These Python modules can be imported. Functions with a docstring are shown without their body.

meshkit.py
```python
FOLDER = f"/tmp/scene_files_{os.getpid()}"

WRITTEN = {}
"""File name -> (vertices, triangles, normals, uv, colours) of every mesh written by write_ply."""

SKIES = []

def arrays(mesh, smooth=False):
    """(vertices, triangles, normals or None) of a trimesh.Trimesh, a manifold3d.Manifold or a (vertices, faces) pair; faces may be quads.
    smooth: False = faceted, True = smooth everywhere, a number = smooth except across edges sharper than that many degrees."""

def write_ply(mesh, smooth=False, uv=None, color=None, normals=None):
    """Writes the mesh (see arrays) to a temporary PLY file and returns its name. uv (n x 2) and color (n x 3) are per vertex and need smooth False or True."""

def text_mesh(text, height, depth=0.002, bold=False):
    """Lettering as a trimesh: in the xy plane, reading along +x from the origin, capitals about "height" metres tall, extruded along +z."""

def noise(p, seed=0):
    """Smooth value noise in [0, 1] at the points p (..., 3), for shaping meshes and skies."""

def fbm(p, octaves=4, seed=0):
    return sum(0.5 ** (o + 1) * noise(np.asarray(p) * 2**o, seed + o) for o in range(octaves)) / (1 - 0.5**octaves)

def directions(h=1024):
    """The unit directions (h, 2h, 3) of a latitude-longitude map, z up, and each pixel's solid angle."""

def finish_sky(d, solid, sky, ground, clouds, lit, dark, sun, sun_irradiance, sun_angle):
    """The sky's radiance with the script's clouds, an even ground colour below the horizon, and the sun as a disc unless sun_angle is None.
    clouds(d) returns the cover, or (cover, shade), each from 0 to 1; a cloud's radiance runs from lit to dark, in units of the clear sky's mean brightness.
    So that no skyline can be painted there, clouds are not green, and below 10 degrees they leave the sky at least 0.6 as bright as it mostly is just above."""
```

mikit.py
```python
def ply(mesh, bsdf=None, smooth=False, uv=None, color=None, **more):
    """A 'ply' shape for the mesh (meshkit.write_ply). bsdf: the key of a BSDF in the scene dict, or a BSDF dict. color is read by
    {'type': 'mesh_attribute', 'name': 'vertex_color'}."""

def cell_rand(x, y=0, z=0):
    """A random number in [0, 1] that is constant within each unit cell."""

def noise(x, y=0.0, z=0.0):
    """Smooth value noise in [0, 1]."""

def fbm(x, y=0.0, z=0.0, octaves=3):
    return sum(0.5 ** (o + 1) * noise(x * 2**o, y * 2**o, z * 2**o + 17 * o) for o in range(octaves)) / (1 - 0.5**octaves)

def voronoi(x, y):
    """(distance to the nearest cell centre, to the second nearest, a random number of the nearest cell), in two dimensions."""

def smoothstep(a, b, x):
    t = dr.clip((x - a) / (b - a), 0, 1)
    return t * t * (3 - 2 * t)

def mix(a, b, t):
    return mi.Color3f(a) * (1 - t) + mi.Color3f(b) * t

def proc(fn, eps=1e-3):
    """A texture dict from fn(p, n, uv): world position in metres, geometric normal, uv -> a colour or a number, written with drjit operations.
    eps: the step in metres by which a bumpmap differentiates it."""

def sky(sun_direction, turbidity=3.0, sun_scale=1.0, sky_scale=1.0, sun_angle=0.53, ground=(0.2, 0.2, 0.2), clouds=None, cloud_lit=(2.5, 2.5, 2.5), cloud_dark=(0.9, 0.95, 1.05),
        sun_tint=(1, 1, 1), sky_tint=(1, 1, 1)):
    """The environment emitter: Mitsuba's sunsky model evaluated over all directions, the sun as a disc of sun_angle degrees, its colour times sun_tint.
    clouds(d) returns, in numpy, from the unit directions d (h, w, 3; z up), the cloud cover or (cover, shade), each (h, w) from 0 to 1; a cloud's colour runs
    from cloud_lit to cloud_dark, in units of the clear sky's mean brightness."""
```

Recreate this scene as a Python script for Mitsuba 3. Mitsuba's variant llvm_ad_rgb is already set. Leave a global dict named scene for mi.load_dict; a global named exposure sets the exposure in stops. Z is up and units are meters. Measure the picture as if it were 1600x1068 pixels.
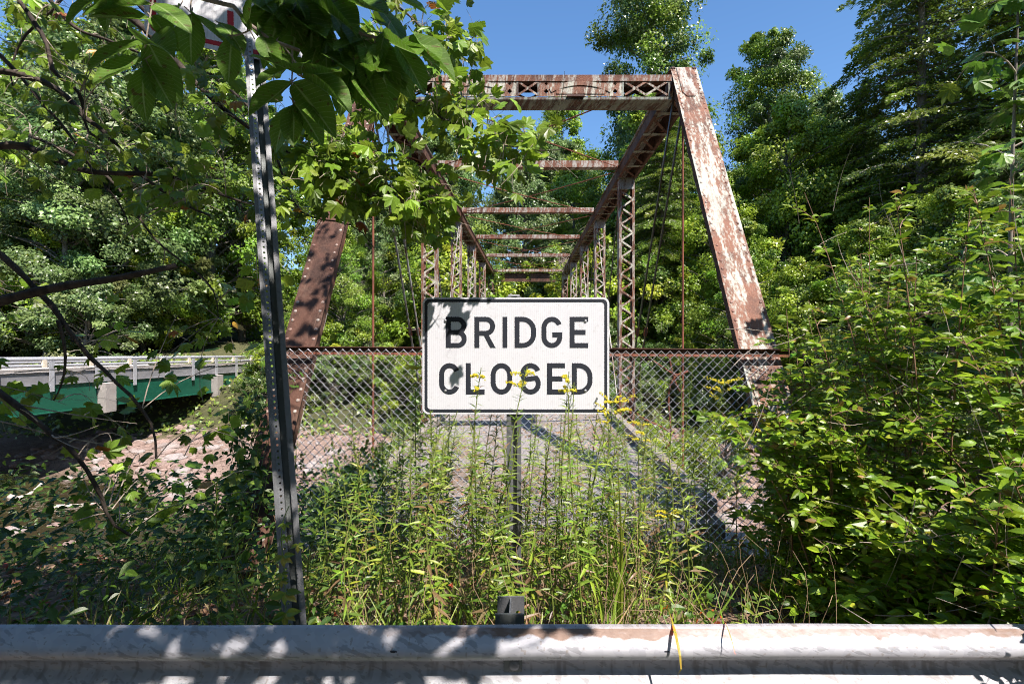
import math, numpy as np, trimesh, shapely, mitsuba as mi, drjit as dr
import mikit, meshkit
from shapely.geometry import Polygon, LineString, Point
T = mi.ScalarTransform4f
rng = np.random.default_rng(7)
scene, labels = {}, {}

# ------------------------------------------------------------------ camera, sky, exposure
EYE = 1.7
scene['camera'] = {'type': 'perspective', 'fov': math.degrees(2 * math.atan(800 / 750)), 'fov_axis': 'x',
                   'principal_point_offset_x': -0.0156, 'principal_point_offset_y': 0.0122,
                   'near_clip': 0.05, 'far_clip': 2000.0,
                   'to_world': T().look_at(origin=[0, 0, EYE], target=[0, 1, EYE], up=[0, 0, 1])}
SUN = np.array([0.40, -0.58, 0.95]); SUN /= np.linalg.norm(SUN)
scene['daylight'] = mikit.sky(SUN.tolist(), turbidity=3.0, sky_scale=0.84, sky_tint=(0.93, 1.07, 1.17), sun_tint=(0.93, 1.0, 1.24), ground=(0.05, 0.06, 0.035))
exposure = 2.8

# ------------------------------------------------------------------ helpers
def W(px, py, d):
    """World point whose distance along the view is d metres, measured on the 1600 px photograph."""
    return np.array([(px - 825) / 750 * d, d, EYE - (py - 521) / 750 * d])

_used = {}
def numbered(name):
    n = _used.get(name, 0); _used[name] = n + 1
    return name if n == 0 else f'{name}_{n:03d}'

def tag(key, label=None, cat=None, group=None, kind=None):
    d = labels.setdefault(key, {})
    for a, b in (('label', label), ('category', cat), ('group', group), ('kind', kind)):
        if b: d[a] = b
    return key

class MB:
    """Collects pieces of one mesh."""
    def __init__(self): self.v, self.f, self.n = [], [], 0
    def add(self, v, f):
        v = np.asarray(v, float).reshape(-1, 3); f = np.asarray(f, int)
        if f.shape[1] == 4: f = np.vstack([f[:, [0, 1, 2]], f[:, [0, 2, 3]]])
        self.v.append(v); self.f.append(f + self.n); self.n += len(v); return self
    def tm(self, m): return self.add(m.vertices, m.faces)
    def box(self, c, s, ax=None):
        """box of size s at c; ax: 3 rows = local axes"""
        s = np.asarray(s, float) / 2
        k = np.array([[x, y, z] for x in (-1, 1) for y in (-1, 1) for z in (-1, 1)], float) * s
        if ax is not None: k = k @ np.asarray(ax)
        f = [[0, 1, 3, 2], [4, 6, 7, 5], [0, 4, 5, 1], [2, 3, 7, 6], [0, 2, 6, 4], [1, 5, 7, 3]]
        return self.add(k + np.asarray(c, float), f)
    def bar(self, p, q, w, h, up=(0, 0, 1)):
        """bar from p to q; w across, h along 'up'"""
        p, q = np.asarray(p, float), np.asarray(q, float)
        d = q - p; L = np.linalg.norm(d); d /= L
        s = np.cross(d, up); s /= np.linalg.norm(s); u = np.cross(s, d)
        return self.box((p + q) / 2, (L, w, h), np.array([d, s, u]))
    def tube(self, pts, r, sides=6):
        import numpy as _n
        p = np.asarray(pts, float); r = np.broadcast_to(r, (len(p),))
        t = np.gradient(p, axis=0); t /= np.linalg.norm(t, axis=1, keepdims=True) + 1e-12
        ref = np.where(np.abs(t[:, 2:]) < 0.9, [0, 0, 1.0], [1.0, 0, 0])
        if np.abs(t[:, 2]).max() >= 0.9 and np.abs(t[:, 0]).max() < 0.95: ref = np.broadcast_to([1.0, 0, 0], t.shape)
        elif np.abs(t[:, 2]).max() >= 0.9: ref = np.broadcast_to([0, 1.0, 0], t.shape)
        a = np.cross(t, ref); a /= np.linalg.norm(a, axis=1, keepdims=True) + 1e-12
        b = np.cross(t, a); g = np.arange(sides) * 2 * np.pi / sides
        v = p[:, None] + r[:, None, None] * (np.cos(g)[None, :, None] * a[:, None] + np.sin(g)[None, :, None] * b[:, None])
        i, j = np.meshgrid(np.arange(len(p) - 1), np.arange(sides), indexing='ij')
        q = np.stack([i * sides + j, i * sides + (j + 1) % sides, (i + 1) * sides + (j + 1) % sides, (i + 1) * sides + j], -1).reshape(-1, 4)
        self.add(v.reshape(-1, 3), q)
        m = len(p) - 1
        for ring, flip in ((0, False), (m, True)):
            k = ring * sides + np.arange(sides)
            fan = np.stack([np.full(sides - 2, k[0]), k[1:-1], k[2:]], 1)
            self.f.append((fan[:, ::-1] if not flip else fan) + self.n - len(p) * sides)
        return self
    def prism(self, poly, depth, M):
        """shapely polygon extruded along local z by depth, placed by 4x4 M"""
        for g in getattr(poly, 'geoms', [poly]):
            if g.is_empty: continue
            m = trimesh.creation.extrude_polygon(g, depth, engine='earcut'); m.apply_transform(M); self.tm(m)
        return self
    def mesh(self): return np.vstack(self.v), np.vstack(self.f)
    def put(self, key, bsdf, smooth=False, color=None):
        v, f = self.mesh()
        if color is not None:
            scene[key] = cply((v, f), bsdf, color, smooth)
        else:
            scene[key] = mikit.ply(trimesh.Trimesh(v, f, process=False), bsdf, smooth=smooth)
        return key

def frame(o, x, y, z):
    M = np.eye(4); M[:3, 0], M[:3, 1], M[:3, 2], M[:3, 3] = x, y, z, o
    return M
UPRIGHT = lambda o: frame(o, [1, 0, 0], [0, 0, 1], [0, -1, 0])   # drawing plane facing the camera side

def spline(pts, n=24):
    p = np.asarray(pts, float)
    from scipy.interpolate import CubicSpline
    t = np.r_[0, np.cumsum(np.linalg.norm(np.diff(p, axis=0), axis=1))]
    return CubicSpline(t, p)(np.linspace(0, t[-1], n))

# ------------------------------------------------------------------ materials
N, FB, SS, MX = mikit.noise, mikit.fbm, mikit.smoothstep, mikit.mix
def principled(key, col, rough=0.5, metallic=0.0, spec=0.5, bump=None, bscale=0.002, two=True, eps=1e-3):
    b = {'type': 'principled', 'base_color': {'type': 'rgb', 'value': list(col)} if not callable(col) else mikit.proc(col),
         'roughness': rough if not callable(rough) else mikit.proc(rough), 'metallic': metallic, 'specular': spec}
    if bump is not None: b = {'type': 'bumpmap', 'nested_bsdf': b, 'bumps': mikit.proc(bump, eps), 'scale': bscale}
    scene[key] = {'type': 'twosided', 'nested_bsdf': b} if two else b
    return key

def rusty(paint, rustcol, level):
    def fn(p, n, uv):
        big = FB(p.x * 2.1 + 3, p.y * 2.1, p.z * 0.9, 3)
        ac, al = p.x * 21 + (p.y * 0.87 - p.z * 0.49) * 6, p.z * 0.87 + p.y * 0.49
        streak = FB(ac, al * 2.9, p.y * 0.01, 4)
        fine = FB(ac * 2.9, al * 26, 1.0, 3)
        m = SS(level - 0.10, level + 0.10, big * 0.22 + streak * 0.50 + fine * 0.32)
        rv = FB(p.x * 7 + 9, p.y * 7, p.z * 5, 3)
        rust = MX(rustcol, [c * 0.42 for c in rustcol], SS(0.35, 0.75, rv))
        rust = MX(rust, [rustcol[0] * 1.25, rustcol[1] * 1.5, rustcol[2] * 1.5], SS(0.6, 0.8, fine) * 0.5)
        pt = MX(paint, [c * 0.74 for c in paint], SS(0.3, 0.8, FB(p.x * 14, p.y * 14, p.z * 3, 2)))
        pt = MX(pt, [(a + b) * 0.5 for a, b in zip(paint, rustcol)], SS(0.45, 0.75, FB(p.x * 11 + 5, p.y * 7, p.z * 1.6, 3)) * 0.4)
        return MX(pt, rust, m)
    return fn
def rbump(p, n, uv): return FB(p.x * 45, p.y * 45, p.z * 45, 3)
principled('steel_pale', rusty((0.47, 0.48, 0.40), (0.19, 0.078, 0.042), 0.505), 0.72, bump=rbump, bscale=0.004)
principled('steel_mixed', rusty((0.38, 0.365, 0.32), (0.16, 0.058, 0.029), 0.48), 0.75, bump=rbump, bscale=0.004)
principled('steel_brown', rusty((0.135, 0.078, 0.052), (0.090, 0.040, 0.024), 0.40), 0.8, bump=rbump, bscale=0.004)
principled('steel_green', rusty((0.22, 0.25, 0.21), (0.09, 0.04, 0.023), 0.55), 0.7, bump=rbump, bscale=0.003)
principled('rust_rod', rusty((0.22, 0.08, 0.05), (0.20, 0.065, 0.035), 0.4), 0.8)
principled('eyebar_dark', rusty((0.075, 0.08, 0.085), (0.07, 0.04, 0.03), 0.58), 0.35, metallic=0.5)
principled('eyebar_pale', rusty((0.38, 0.38, 0.36), (0.14, 0.07, 0.045), 0.58), 0.5, metallic=0.2)
principled('rail_dark', rusty((0.07, 0.045, 0.035), (0.085, 0.03, 0.018), 0.45), 0.7)
principled('rail_red', rusty((0.30, 0.20, 0.17), (0.25, 0.085, 0.05), 0.45), 0.8)
principled('wire', (0.50, 0.51, 0.52), 0.38, metallic=0.55)

def galv(base, dirt=0.0):
    def fn(p, n, uv):
        sp, _, r = mikit.voronoi(p.x * 55 + p.y * 20, p.z * 55 + p.y * 31)
        c = MX(base, [b * 0.86 for b in base], r)
        scr = SS(0.68, 0.78, FB(p.x * 40 + p.z * 55, p.z * 16 - p.x * 9, p.y * 20, 3))
        return MX(c, [b * 0.5 for b in base], scr * 0.55)
    return fn
def rail_col(p, n, uv):
    sp, _, r = mikit.voronoi(p.x * 38 + p.y * 11, p.z * 38 + p.y * 24)
    c = MX((0.375, 0.385, 0.40), (0.32, 0.33, 0.35), r)
    scr = SS(0.60, 0.70, FB(p.x * 30 + p.z * 80, p.z * 34 - p.x * 13, 2.0, 3))
    c = MX(c, (0.17, 0.175, 0.18), scr * 0.6)
    spots = SS(0.84, 0.9, N(p.x * 90, p.z * 90 + p.y * 60))
    c = MX(c, (0.22, 0.19, 0.16), spots * 0.6)
    # brown grime lying on the top lip, to a ragged line
    edge = 0.648 + 0.018 * (FB(p.x * 9, 3.0, 0, 3) - 0.5) + 0.010 * (N(p.x * 60, 1.0) - 0.5)
    side = SS(-0.75, -0.2, p.x) * (0.7 + 0.3 * SS(0.35, 0.6, FB(p.x * 3, 7.0)))
    g = SS(edge - 0.003, edge + 0.004, p.z) * (1 - SS(0.6645, 0.667, p.z) * 0.7) * side
    g = g * (0.75 + 0.5 * FB(p.x * 50, p.z * 180, 0, 2))
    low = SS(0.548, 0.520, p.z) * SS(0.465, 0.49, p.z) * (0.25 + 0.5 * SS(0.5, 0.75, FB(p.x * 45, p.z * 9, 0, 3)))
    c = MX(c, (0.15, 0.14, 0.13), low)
    return MX(c, (0.135, 0.078, 0.047), dr.clip(g, 0, 0.95))
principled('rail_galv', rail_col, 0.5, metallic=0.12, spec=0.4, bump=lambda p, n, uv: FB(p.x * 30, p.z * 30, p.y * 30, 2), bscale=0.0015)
principled('galv_post', galv((0.19, 0.20, 0.205)), 0.45, metallic=0.5)
principled('galv_dark', galv((0.11, 0.125, 0.12)), 0.45, metallic=0.4)
principled('galv_bridge', galv((0.45, 0.465, 0.49)), 0.45, metallic=0.2)
principled('bolt_metal', (0.42, 0.43, 0.44), 0.35, metallic=0.8)
principled('bolt_rust', (0.10, 0.075, 0.06), 0.7)
principled('cream_block', (0.62, 0.55, 0.42), 0.7)
def sheeting(p, n, uv):
    rib = dr.abs(dr.sin(p.x * 2 * math.pi / 0.0255))
    c = MX((0.60, 0.62, 0.64), (0.525, 0.545, 0.57), SS(0.86, 1.0, rib))
    return MX(c, (0.42, 0.41, 0.38), SS(0.72, 0.80, FB(p.x * 70, p.z * 70, 0, 3)) * 0.35)
principled('sign_white', sheeting, 0.5, spec=0.4)
principled('sign_black', (0.018, 0.022, 0.030), 0.55, spec=0.4)
principled('sign_red', (0.42, 0.012, 0.022), 0.5)
principled('aluminium', (0.45, 0.45, 0.46), 0.5, metallic=0.6)
principled('green_paint', lambda p, n, uv: MX((0.008, 0.075, 0.046), (0.012, 0.10, 0.062), FB(p.y * 1.5, p.z * 3, 0, 3)), 0.4)
principled('fascia_grey', lambda p, n, uv: MX((0.20, 0.205, 0.215), (0.34, 0.34, 0.35), FB(p.y * 2.5, p.z * 8, 0, 3)), 0.5, metallic=0.2)
def conc(p, n, uv):
    c = MX((0.33, 0.31, 0.28), (0.24, 0.225, 0.21), FB(p.x * 3, p.y * 3, p.z * 3, 4))
    return MX(c, (0.12, 0.11, 0.10), SS(0.55, 0.8, FB(p.x * 2 + p.y * 2, 0.0, p.z * 0.5, 3)) * 0.7)
principled('concrete', conc, 0.85, bump=lambda p, n, uv: FB(p.x * 25, p.y * 25, p.z * 25, 3), bscale=0.006)
def asphalt(p, n, uv):
    g = FB(p.x * 70, p.y * 70, 0, 2)
    c = MX((0.14, 0.13, 0.12), (0.235, 0.215, 0.20), g)
    c = MX(c, (0.14, 0.10, 0.07), SS(0.48, 0.68, FB(p.x * 2, p.y * 1.1, 3.0, 4)) * 0.7)
    return c
principled('deck_asphalt', asphalt, 0.9, bump=lambda p, n, uv: FB(p.x * 60, p.y * 60, 0, 2), bscale=0.006)
principled('old_timber', lambda p, n, uv: MX((0.28, 0.25, 0.21), (0.14, 0.115, 0.09), FB(p.x * 40, p.y * 2.5, p.z * 40, 3)), 0.9)
def barkfn(c0, c1):
    return lambda p, n, uv: MX(c0, c1, SS(0.25, 0.75, FB(p.x * 40, p.y * 40, p.z * 11, 3)))
principled('bark_dark', barkfn((0.022, 0.017, 0.013), (0.07, 0.054, 0.04)), 0.9, bump=lambda p, n, uv: FB(p.x * 60, p.y * 60, p.z * 25, 3), bscale=0.006)
principled('bark_pale', barkfn((0.20, 0.175, 0.14), (0.42, 0.38, 0.32)), 0.85)
principled('bark_far', lambda p, n, uv: MX((0.11, 0.095, 0.08), (0.26, 0.235, 0.20), FB(p.x * 4, p.y * 4, p.z * 1.2, 3)), 0.9)
principled('twig_red', barkfn((0.16, 0.085, 0.05), (0.26, 0.16, 0.10)), 0.7)
principled('twig_grey', barkfn((0.22, 0.18, 0.14), (0.38, 0.32, 0.26)), 0.8)
principled('driftwood', barkfn((0.45, 0.39, 0.33), (0.60, 0.53, 0.46)), 0.8)

# a leaf's colour travels in its uv (one pair per leaf): red and blue shares in u, green in v
def enc(c):
    c = np.clip(np.asarray(c, float), .003, .95); g = c[:, 1]
    k = np.clip(np.round(c[:, 2] / g * 50), 0, 250); f = np.clip(c[:, 0] / g / 8, .005, .97)
    return np.column_stack([k + f + .01, g])
def cply(mesh, bsdf, col, smooth=False): return mikit.ply(mesh, bsdf, smooth=smooth, uv=enc(col))
def _dec(p, n, uv):
    k = dr.floor(uv.x)
    return mi.Color3f((uv.x - k - .01) * 8 * uv.y, uv.y, k / 50 * uv.y)
VC = mikit.proc(_dec)
def leaf_bsdf(key, trans=0.4, rough=0.42, spec=0.5):
    scene[key] = {'type': 'blendbsdf', 'weight': trans,
                  'bsdf_0': {'type': 'twosided', 'nested_bsdf': {'type': 'principled', 'base_color': VC, 'roughness': rough, 'specular': spec}},
                  'bsdf_1': {'type': 'principledthin', 'base_color': VC, 'roughness': 0.7, 'diff_trans': 2.0}}
    return key
leaf_bsdf('leaf', 0.34, 0.40, 0.5)
leaf_bsdf('leaf_far', 0.34, 0.36, 0.7)
scene['vertex_paint'] = {'type': 'twosided', 'nested_bsdf': {'type': 'principled', 'base_color': VC, 'roughness': 0.85, 'specular': 0.3}}

def ground_col(p, n, uv):
    lit = FB(p.x * 24, p.y * 24, p.z * 24, 4)
    soil = MX((0.085, 0.060, 0.042), (0.24, 0.165, 0.115), lit)
    soil = MX(soil, (0.33, 0.24, 0.17), SS(0.66, 0.72, N(p.x * 55, p.y * 55, p.z * 30)))
    moss = MX((0.035, 0.055, 0.014), (0.08, 0.10, 0.03), lit)
    soil = MX(soil, moss, SS(0.5, 0.65, FB(p.x * 1.4, p.y * 1.4, 0, 3)))
    peb, pe2, pr = mikit.voronoi(p.x * 5.2, p.y * 5.2)
    bed = MX((0.25, 0.185, 0.15), (0.17, 0.125, 0.10), pr)
    bed = MX(bed, (0.10, 0.07, 0.055), SS(0.12, 0.02, pe2 - peb) * 0.8)
    bed = MX(bed, MX((0.13, 0.065, 0.028), (0.05, 0.04, 0.025), SS(0.0, -6.0, p.x)), SS(-3.72, -4.0, p.z) * 0.85)
    far = MX((0.045, 0.050, 0.022), (0.085, 0.085, 0.04), FB(p.x * 3, p.y * 3, 0, 4))
    c = MX(soil, bed, SS(-3.0, -3.45, p.z))
    return MX(c, far, SS(24.0, 26.0, p.y + 2.0 * N(p.x * 0.5, p.y * 0.5)))
principled('ground_mat', ground_col, 0.95, spec=0.2, bump=lambda p, n, uv: FB(p.x * 22, p.y * 22, p.z * 22, 3), bscale=0.03)
principled('river_mat', lambda p, n, uv: MX((0.13, 0.052, 0.012), (0.035, 0.028, 0.014), SS(0.0, -6.0, p.x)), 0.08, spec=0.5,
           bump=lambda p, n, uv: FB(p.x * 3, p.y * 5, 0, 3), bscale=0.03, eps=0.01)
def stone_col(p, n, uv):
    c = MX((0.29, 0.21, 0.175), (0.20, 0.145, 0.12), N(p.x * 1.7, p.y * 1.7, 5.0))
    c = MX(c, (0.30, 0.27, 0.25), SS(0.6, 0.75, N(p.x * 1.1 + 9, p.y * 1.1)))
    return MX(c, (0.16, 0.11, 0.09), SS(0.5, 0.75, FB(p.x * 14, p.y * 14, p.z * 14, 3)) * 0.5)
principled('stone', stone_col, 0.9, bump=lambda p, n, uv: FB(p.x * 20, p.y * 20, p.z * 20, 3), bscale=0.01)

# ------------------------------------------------------------------ terrain
sst = lambda a, b, x: (lambda t: t * t * (3 - 2 * t))(np.clip((x - a) / (b - a), 0, 1))
def H(x, y):
    x, y = np.asarray(x, float), np.asarray(y, float)
    p = np.stack(np.broadcast_arrays(x, y, 0 * x), -1)
    rough = meshkit.fbm(p * 0.9, 3, 1) - 0.5
    bank = -0.25 * sst(2.2, 3.6, y) - 3.75 * sst(3.6, 10.0, y)
    ramp = -0.05 - 0.46 * sst(2.4, 4.9, y) - 3.6 * sst(5.7, 6.3, y)
    inside = 1 - sst(1.0, 2.5, x) - sst(-2.0, -2.9, x)
    near = bank * (1 - inside) + ramp * inside
    wl = 13.4 + 0.6 * np.clip(-x - 7, 0, 12)
    bed = -4.02 + 0.32 * sst(wl - 1.2, wl + 1.0, y) + 0.25 * sst(16, 23, y) - 0.35 * sst(12.5, 10.5, y) + 0.12 * sst(10.9, 9.8, y)
    far = sst(23.5, 31, y) * 2.9 + np.clip(y - 31, 0, 90) * 0.07 + np.clip(y - 60, 0, 200) * 0.10
    z = np.where(y < 10, near + np.minimum(0, bed + 4.0) * sst(8, 10, y), bed + far)
    z = z + rough * (0.10 + 0.25 * sst(23, 29, y) * 3 + 0.25 * sst(3.4, 6, y) * (1 - sst(9, 11, y)) * (1 - inside))
    return z

def axis(parts):
    return np.unique(np.round(np.concatenate([np.arange(a, b, s) for a, b, s in parts]), 4))
gx = axis([(-600, -60, 40), (-60, -24, 3), (-24, -6, 0.5), (-6, 6, 0.12), (6, 16, 0.4), (16, 60, 3), (60, 641, 40)])
gy = axis([(-400, -40, 40), (-40, -4, 3), (-4, 1.4, 0.6), (1.4, 8, 0.1), (8, 34, 0.35), (34, 70, 2), (70, 150, 8), (150, 700, 50)])
GX, GY = np.meshgrid(gx, gy, indexing='ij')
GZ = H(GX, GY)
nx, ny = GX.shape
idx = np.arange(nx * ny).reshape(nx, ny)
quads = np.stack([idx[:-1, :-1], idx[1:, :-1], idx[1:, 1:], idx[:-1, 1:]], -1).reshape(-1, 4)
scene['ground'] = mikit.ply((np.stack([GX, GY, GZ], -1).reshape(-1, 3), quads), 'ground_mat', smooth=True)
tag('ground', 'leaf littered bank falling to a stony river bed and the wooded far bank', kind='structure')
mb = MB(); mb.add([[-90, 8.2, -3.93], [60, 8.2, -3.93], [60, 28, -3.93], [-90, 28, -3.93]], [[0, 1, 2, 3]])
mb.put('river', 'river_mat'); tag('river', 'shallow rust orange river water between stones', kind='structure')

principled('road_mat', lambda p, n, uv: MX((0.045, 0.045, 0.047), (0.085, 0.082, 0.08), FB(p.x * 50, p.y * 50, 0, 3)), 0.9)
mb = MB(); mb.add([[-300, -7.0, .03], [300, -7.0, .03], [300, 1.2, .03], [-300, 1.2, .03]], [[0, 1, 2, 3]]); mb.put('road', 'road_mat'); tag('road', 'asphalt road on the near side of the guardrail', kind='structure')

# stones of the river bed
def rock(seed):
    m = trimesh.creation.icosphere(subdivisions=1)
    v = m.vertices * (0.75 + 0.5 * meshkit.noise(m.vertices * 1.7 + seed * 7.3)[:, None])
    v = v * [1, 0.8, 0.48]
    return trimesh.Trimesh(v, m.faces, process=False)
ROCKS = [rock(s) for s in range(6)]
rock_ply = [mikit.ply(r, 'stone', smooth=50) for r in ROCKS]
st = []
for k in range(2600):
    x, y = rng.uniform(-22, 14), 11.5 + 13.5 * rng.random() ** 1.2
    if abs(x) < 2.0 and y < 20: continue
    wl = 13.4 + 0.6 * max(0, min(12, -x - 7))
    if y < wl - 0.6 and rng.random() < 0.93: continue
    s = 0.10 + 0.26 * rng.random() ** 2.2
    st.append((x, y, s, rng.uniform(0, 6.28), rng.integers(6)))
st.sort(key=lambda a: -a[2] / a[1])
mb = MB()
for i, (x, y, s, a, v) in enumerate(st):
    z = float(H(x, y)) + s * 0.10
    M = (T().translate([x, y, z]) @ T().rotate([0, 0, 1], math.degrees(a)) @ T().scale([s * 1.15, s, s]))
    if i < 280:
        scene[numbered('ground__stone')] = {**rock_ply[v], 'to_world': M}
    else:
        q = trimesh.transform_points(ROCKS[v].vertices, np.array(M.matrix, float)); mb.add(q, ROCKS[v].faces)
mb.put('ground__small_stone', 'stone', smooth=50); tag('ground__small_stone', 'small pinkish river stones', kind='stuff')
# driftwood by the water at the left
for pts, r in (([W(15, 795, 16.5), W(40, 775, 16.5), W(68, 752, 16.8)], 0.09), ([W(80, 800, 15.5), W(110, 792, 15.6), W(148, 800, 15.8)], 0.08)):
    pts = np.array(pts); pts[:, 2] = np.maximum(pts[:, 2], -3.9)
    k = numbered('driftwood_log'); MB().tube(spline(pts, 8), np.linspace(r, r * 0.5, 8), 7).put(k, 'driftwood', smooth=True)
tag('driftwood_log', 'bleached driftwood log slanting out of the dark water at far left', 'log')
tag('driftwood_log_001', 'bleached driftwood log lying flat on the stones right of the slanting one', 'log')
# ------------------------------------------------------------------ guardrail
prof = np.array([[0.022, 0.0], [0.036, -0.004], [0.070, -0.040], [0.080, -0.052], [0.083, -0.066], [0.078, -0.080], [0.066, -0.093],
                 [0.020, -0.126], [0.006, -0.136], [0.0, -0.146], [0.0, -0.166], [0.006, -0.176], [0.020, -0.186],
                 [0.066, -0.219], [0.078, -0.232], [0.083, -0.246], [0.080, -0.260], [0.070, -0.272], [0.036, -0.308], [0.022, -0.312]])
RT, RD = 0.669, 1.744
mb = MB()
xs = np.linspace(-5.2, 5.2, 90)
sag = 0.0018 * np.sin(xs * 2.3) + 0.001 * np.sin(xs * 7.1 + 1) + 0.0011 * xs
for sgn in (0, 0.004):
    V = np.stack([np.broadcast_to(xs[:, None], (90, 20)), RD - 0.022 - prof[None, :, 0] + sgn + 0 * xs[:, None], RT + prof[None, :, 1] + sag[:, None]], -1)
    i, j = np.meshgrid(np.arange(89), np.arange(19), indexing='ij')
    q = np.stack([i * 20 + j, i * 20 + j + 1, (i + 1) * 20 + j + 1, (i + 1) * 20 + j], -1).reshape(-1, 4)
    mb.add(V.reshape(-1, 3), q if sgn == 0 else q[:, ::-1])
ri = np.arange(89)
for j in (0, 19):
    mb.add(np.vstack([np.stack([xs, np.full(90, RD - 0.022 - prof[j, 0] + s), RT + prof[j, 1] + sag], 1) for s in (0, 0.004)]),
           np.stack([ri, ri + 1, ri + 91, ri + 90], 1))
mb.put('guardrail__rail', 'rail_galv', smooth=35)
tag('guardrail', 'long galvanised steel guardrail with brown grime on its lip along the bottom', 'guardrail')
tag('guardrail__rail', 'weathered W shaped rail')
for k, px in enumerate((-2.36, -0.066, 2.24)):
    key = numbered('guardrail__post')
    ztop = 0.690
    mb = MB()
    hole = Polygon([(-0.052, -0.7), (0.052, -0.7), (0.052, ztop), (-0.052, ztop)]).difference(Point(0.028, ztop - 0.062).buffer(0.0095, 12))
    mb.prism(hole, 0.006, UPRIGHT([px, 1.850, 0]))                     # back flange with its hole
    mb.box([px, 1.7935, (ztop - 0.7) / 2 - 0.001], [0.005, 0.097, ztop + 0.7 - 0.004])
    mb.put(key, 'galv_post')
    mb = MB(); mb.box([px, 1.7405, (ztop - 0.7) / 2 - 0.004], [0.106, 0.007, ztop + 0.7])
    mb.put(key + '__front_flange', 'galv_dark')
    bk = numbered('guardrail__bolt')
    mb = MB(); mb.box([px + 0.012, RD - 0.030, RT - 0.150], [0.066, 0.007, 0.044]); mb.put(numbered('guardrail__washer_plate'), 'galv_dark')
    m = trimesh.creation.icosphere(2, 0.019); m.apply_scale([1, 0.55, 1]); m.apply_translation([px + 0.017, RD - 0.033, RT - 0.150])
    MB().tm(m).put(bk, 'galv_post', smooth=True)
tag('guardrail__bolt', 'dark bolt head'); tag('guardrail__washer_plate', 'dark square washer')
for x in (-0.46, 0.475):
    m = trimesh.creation.icosphere(1, 0.008); m.apply_scale([1.7, 0.3, 0.55]); m.apply_translation([x, RD - 0.022 - 0.0795, RT - 0.056])
    MB().tm(m).put(numbered('guardrail__slot'), 'sign_black')

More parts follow.
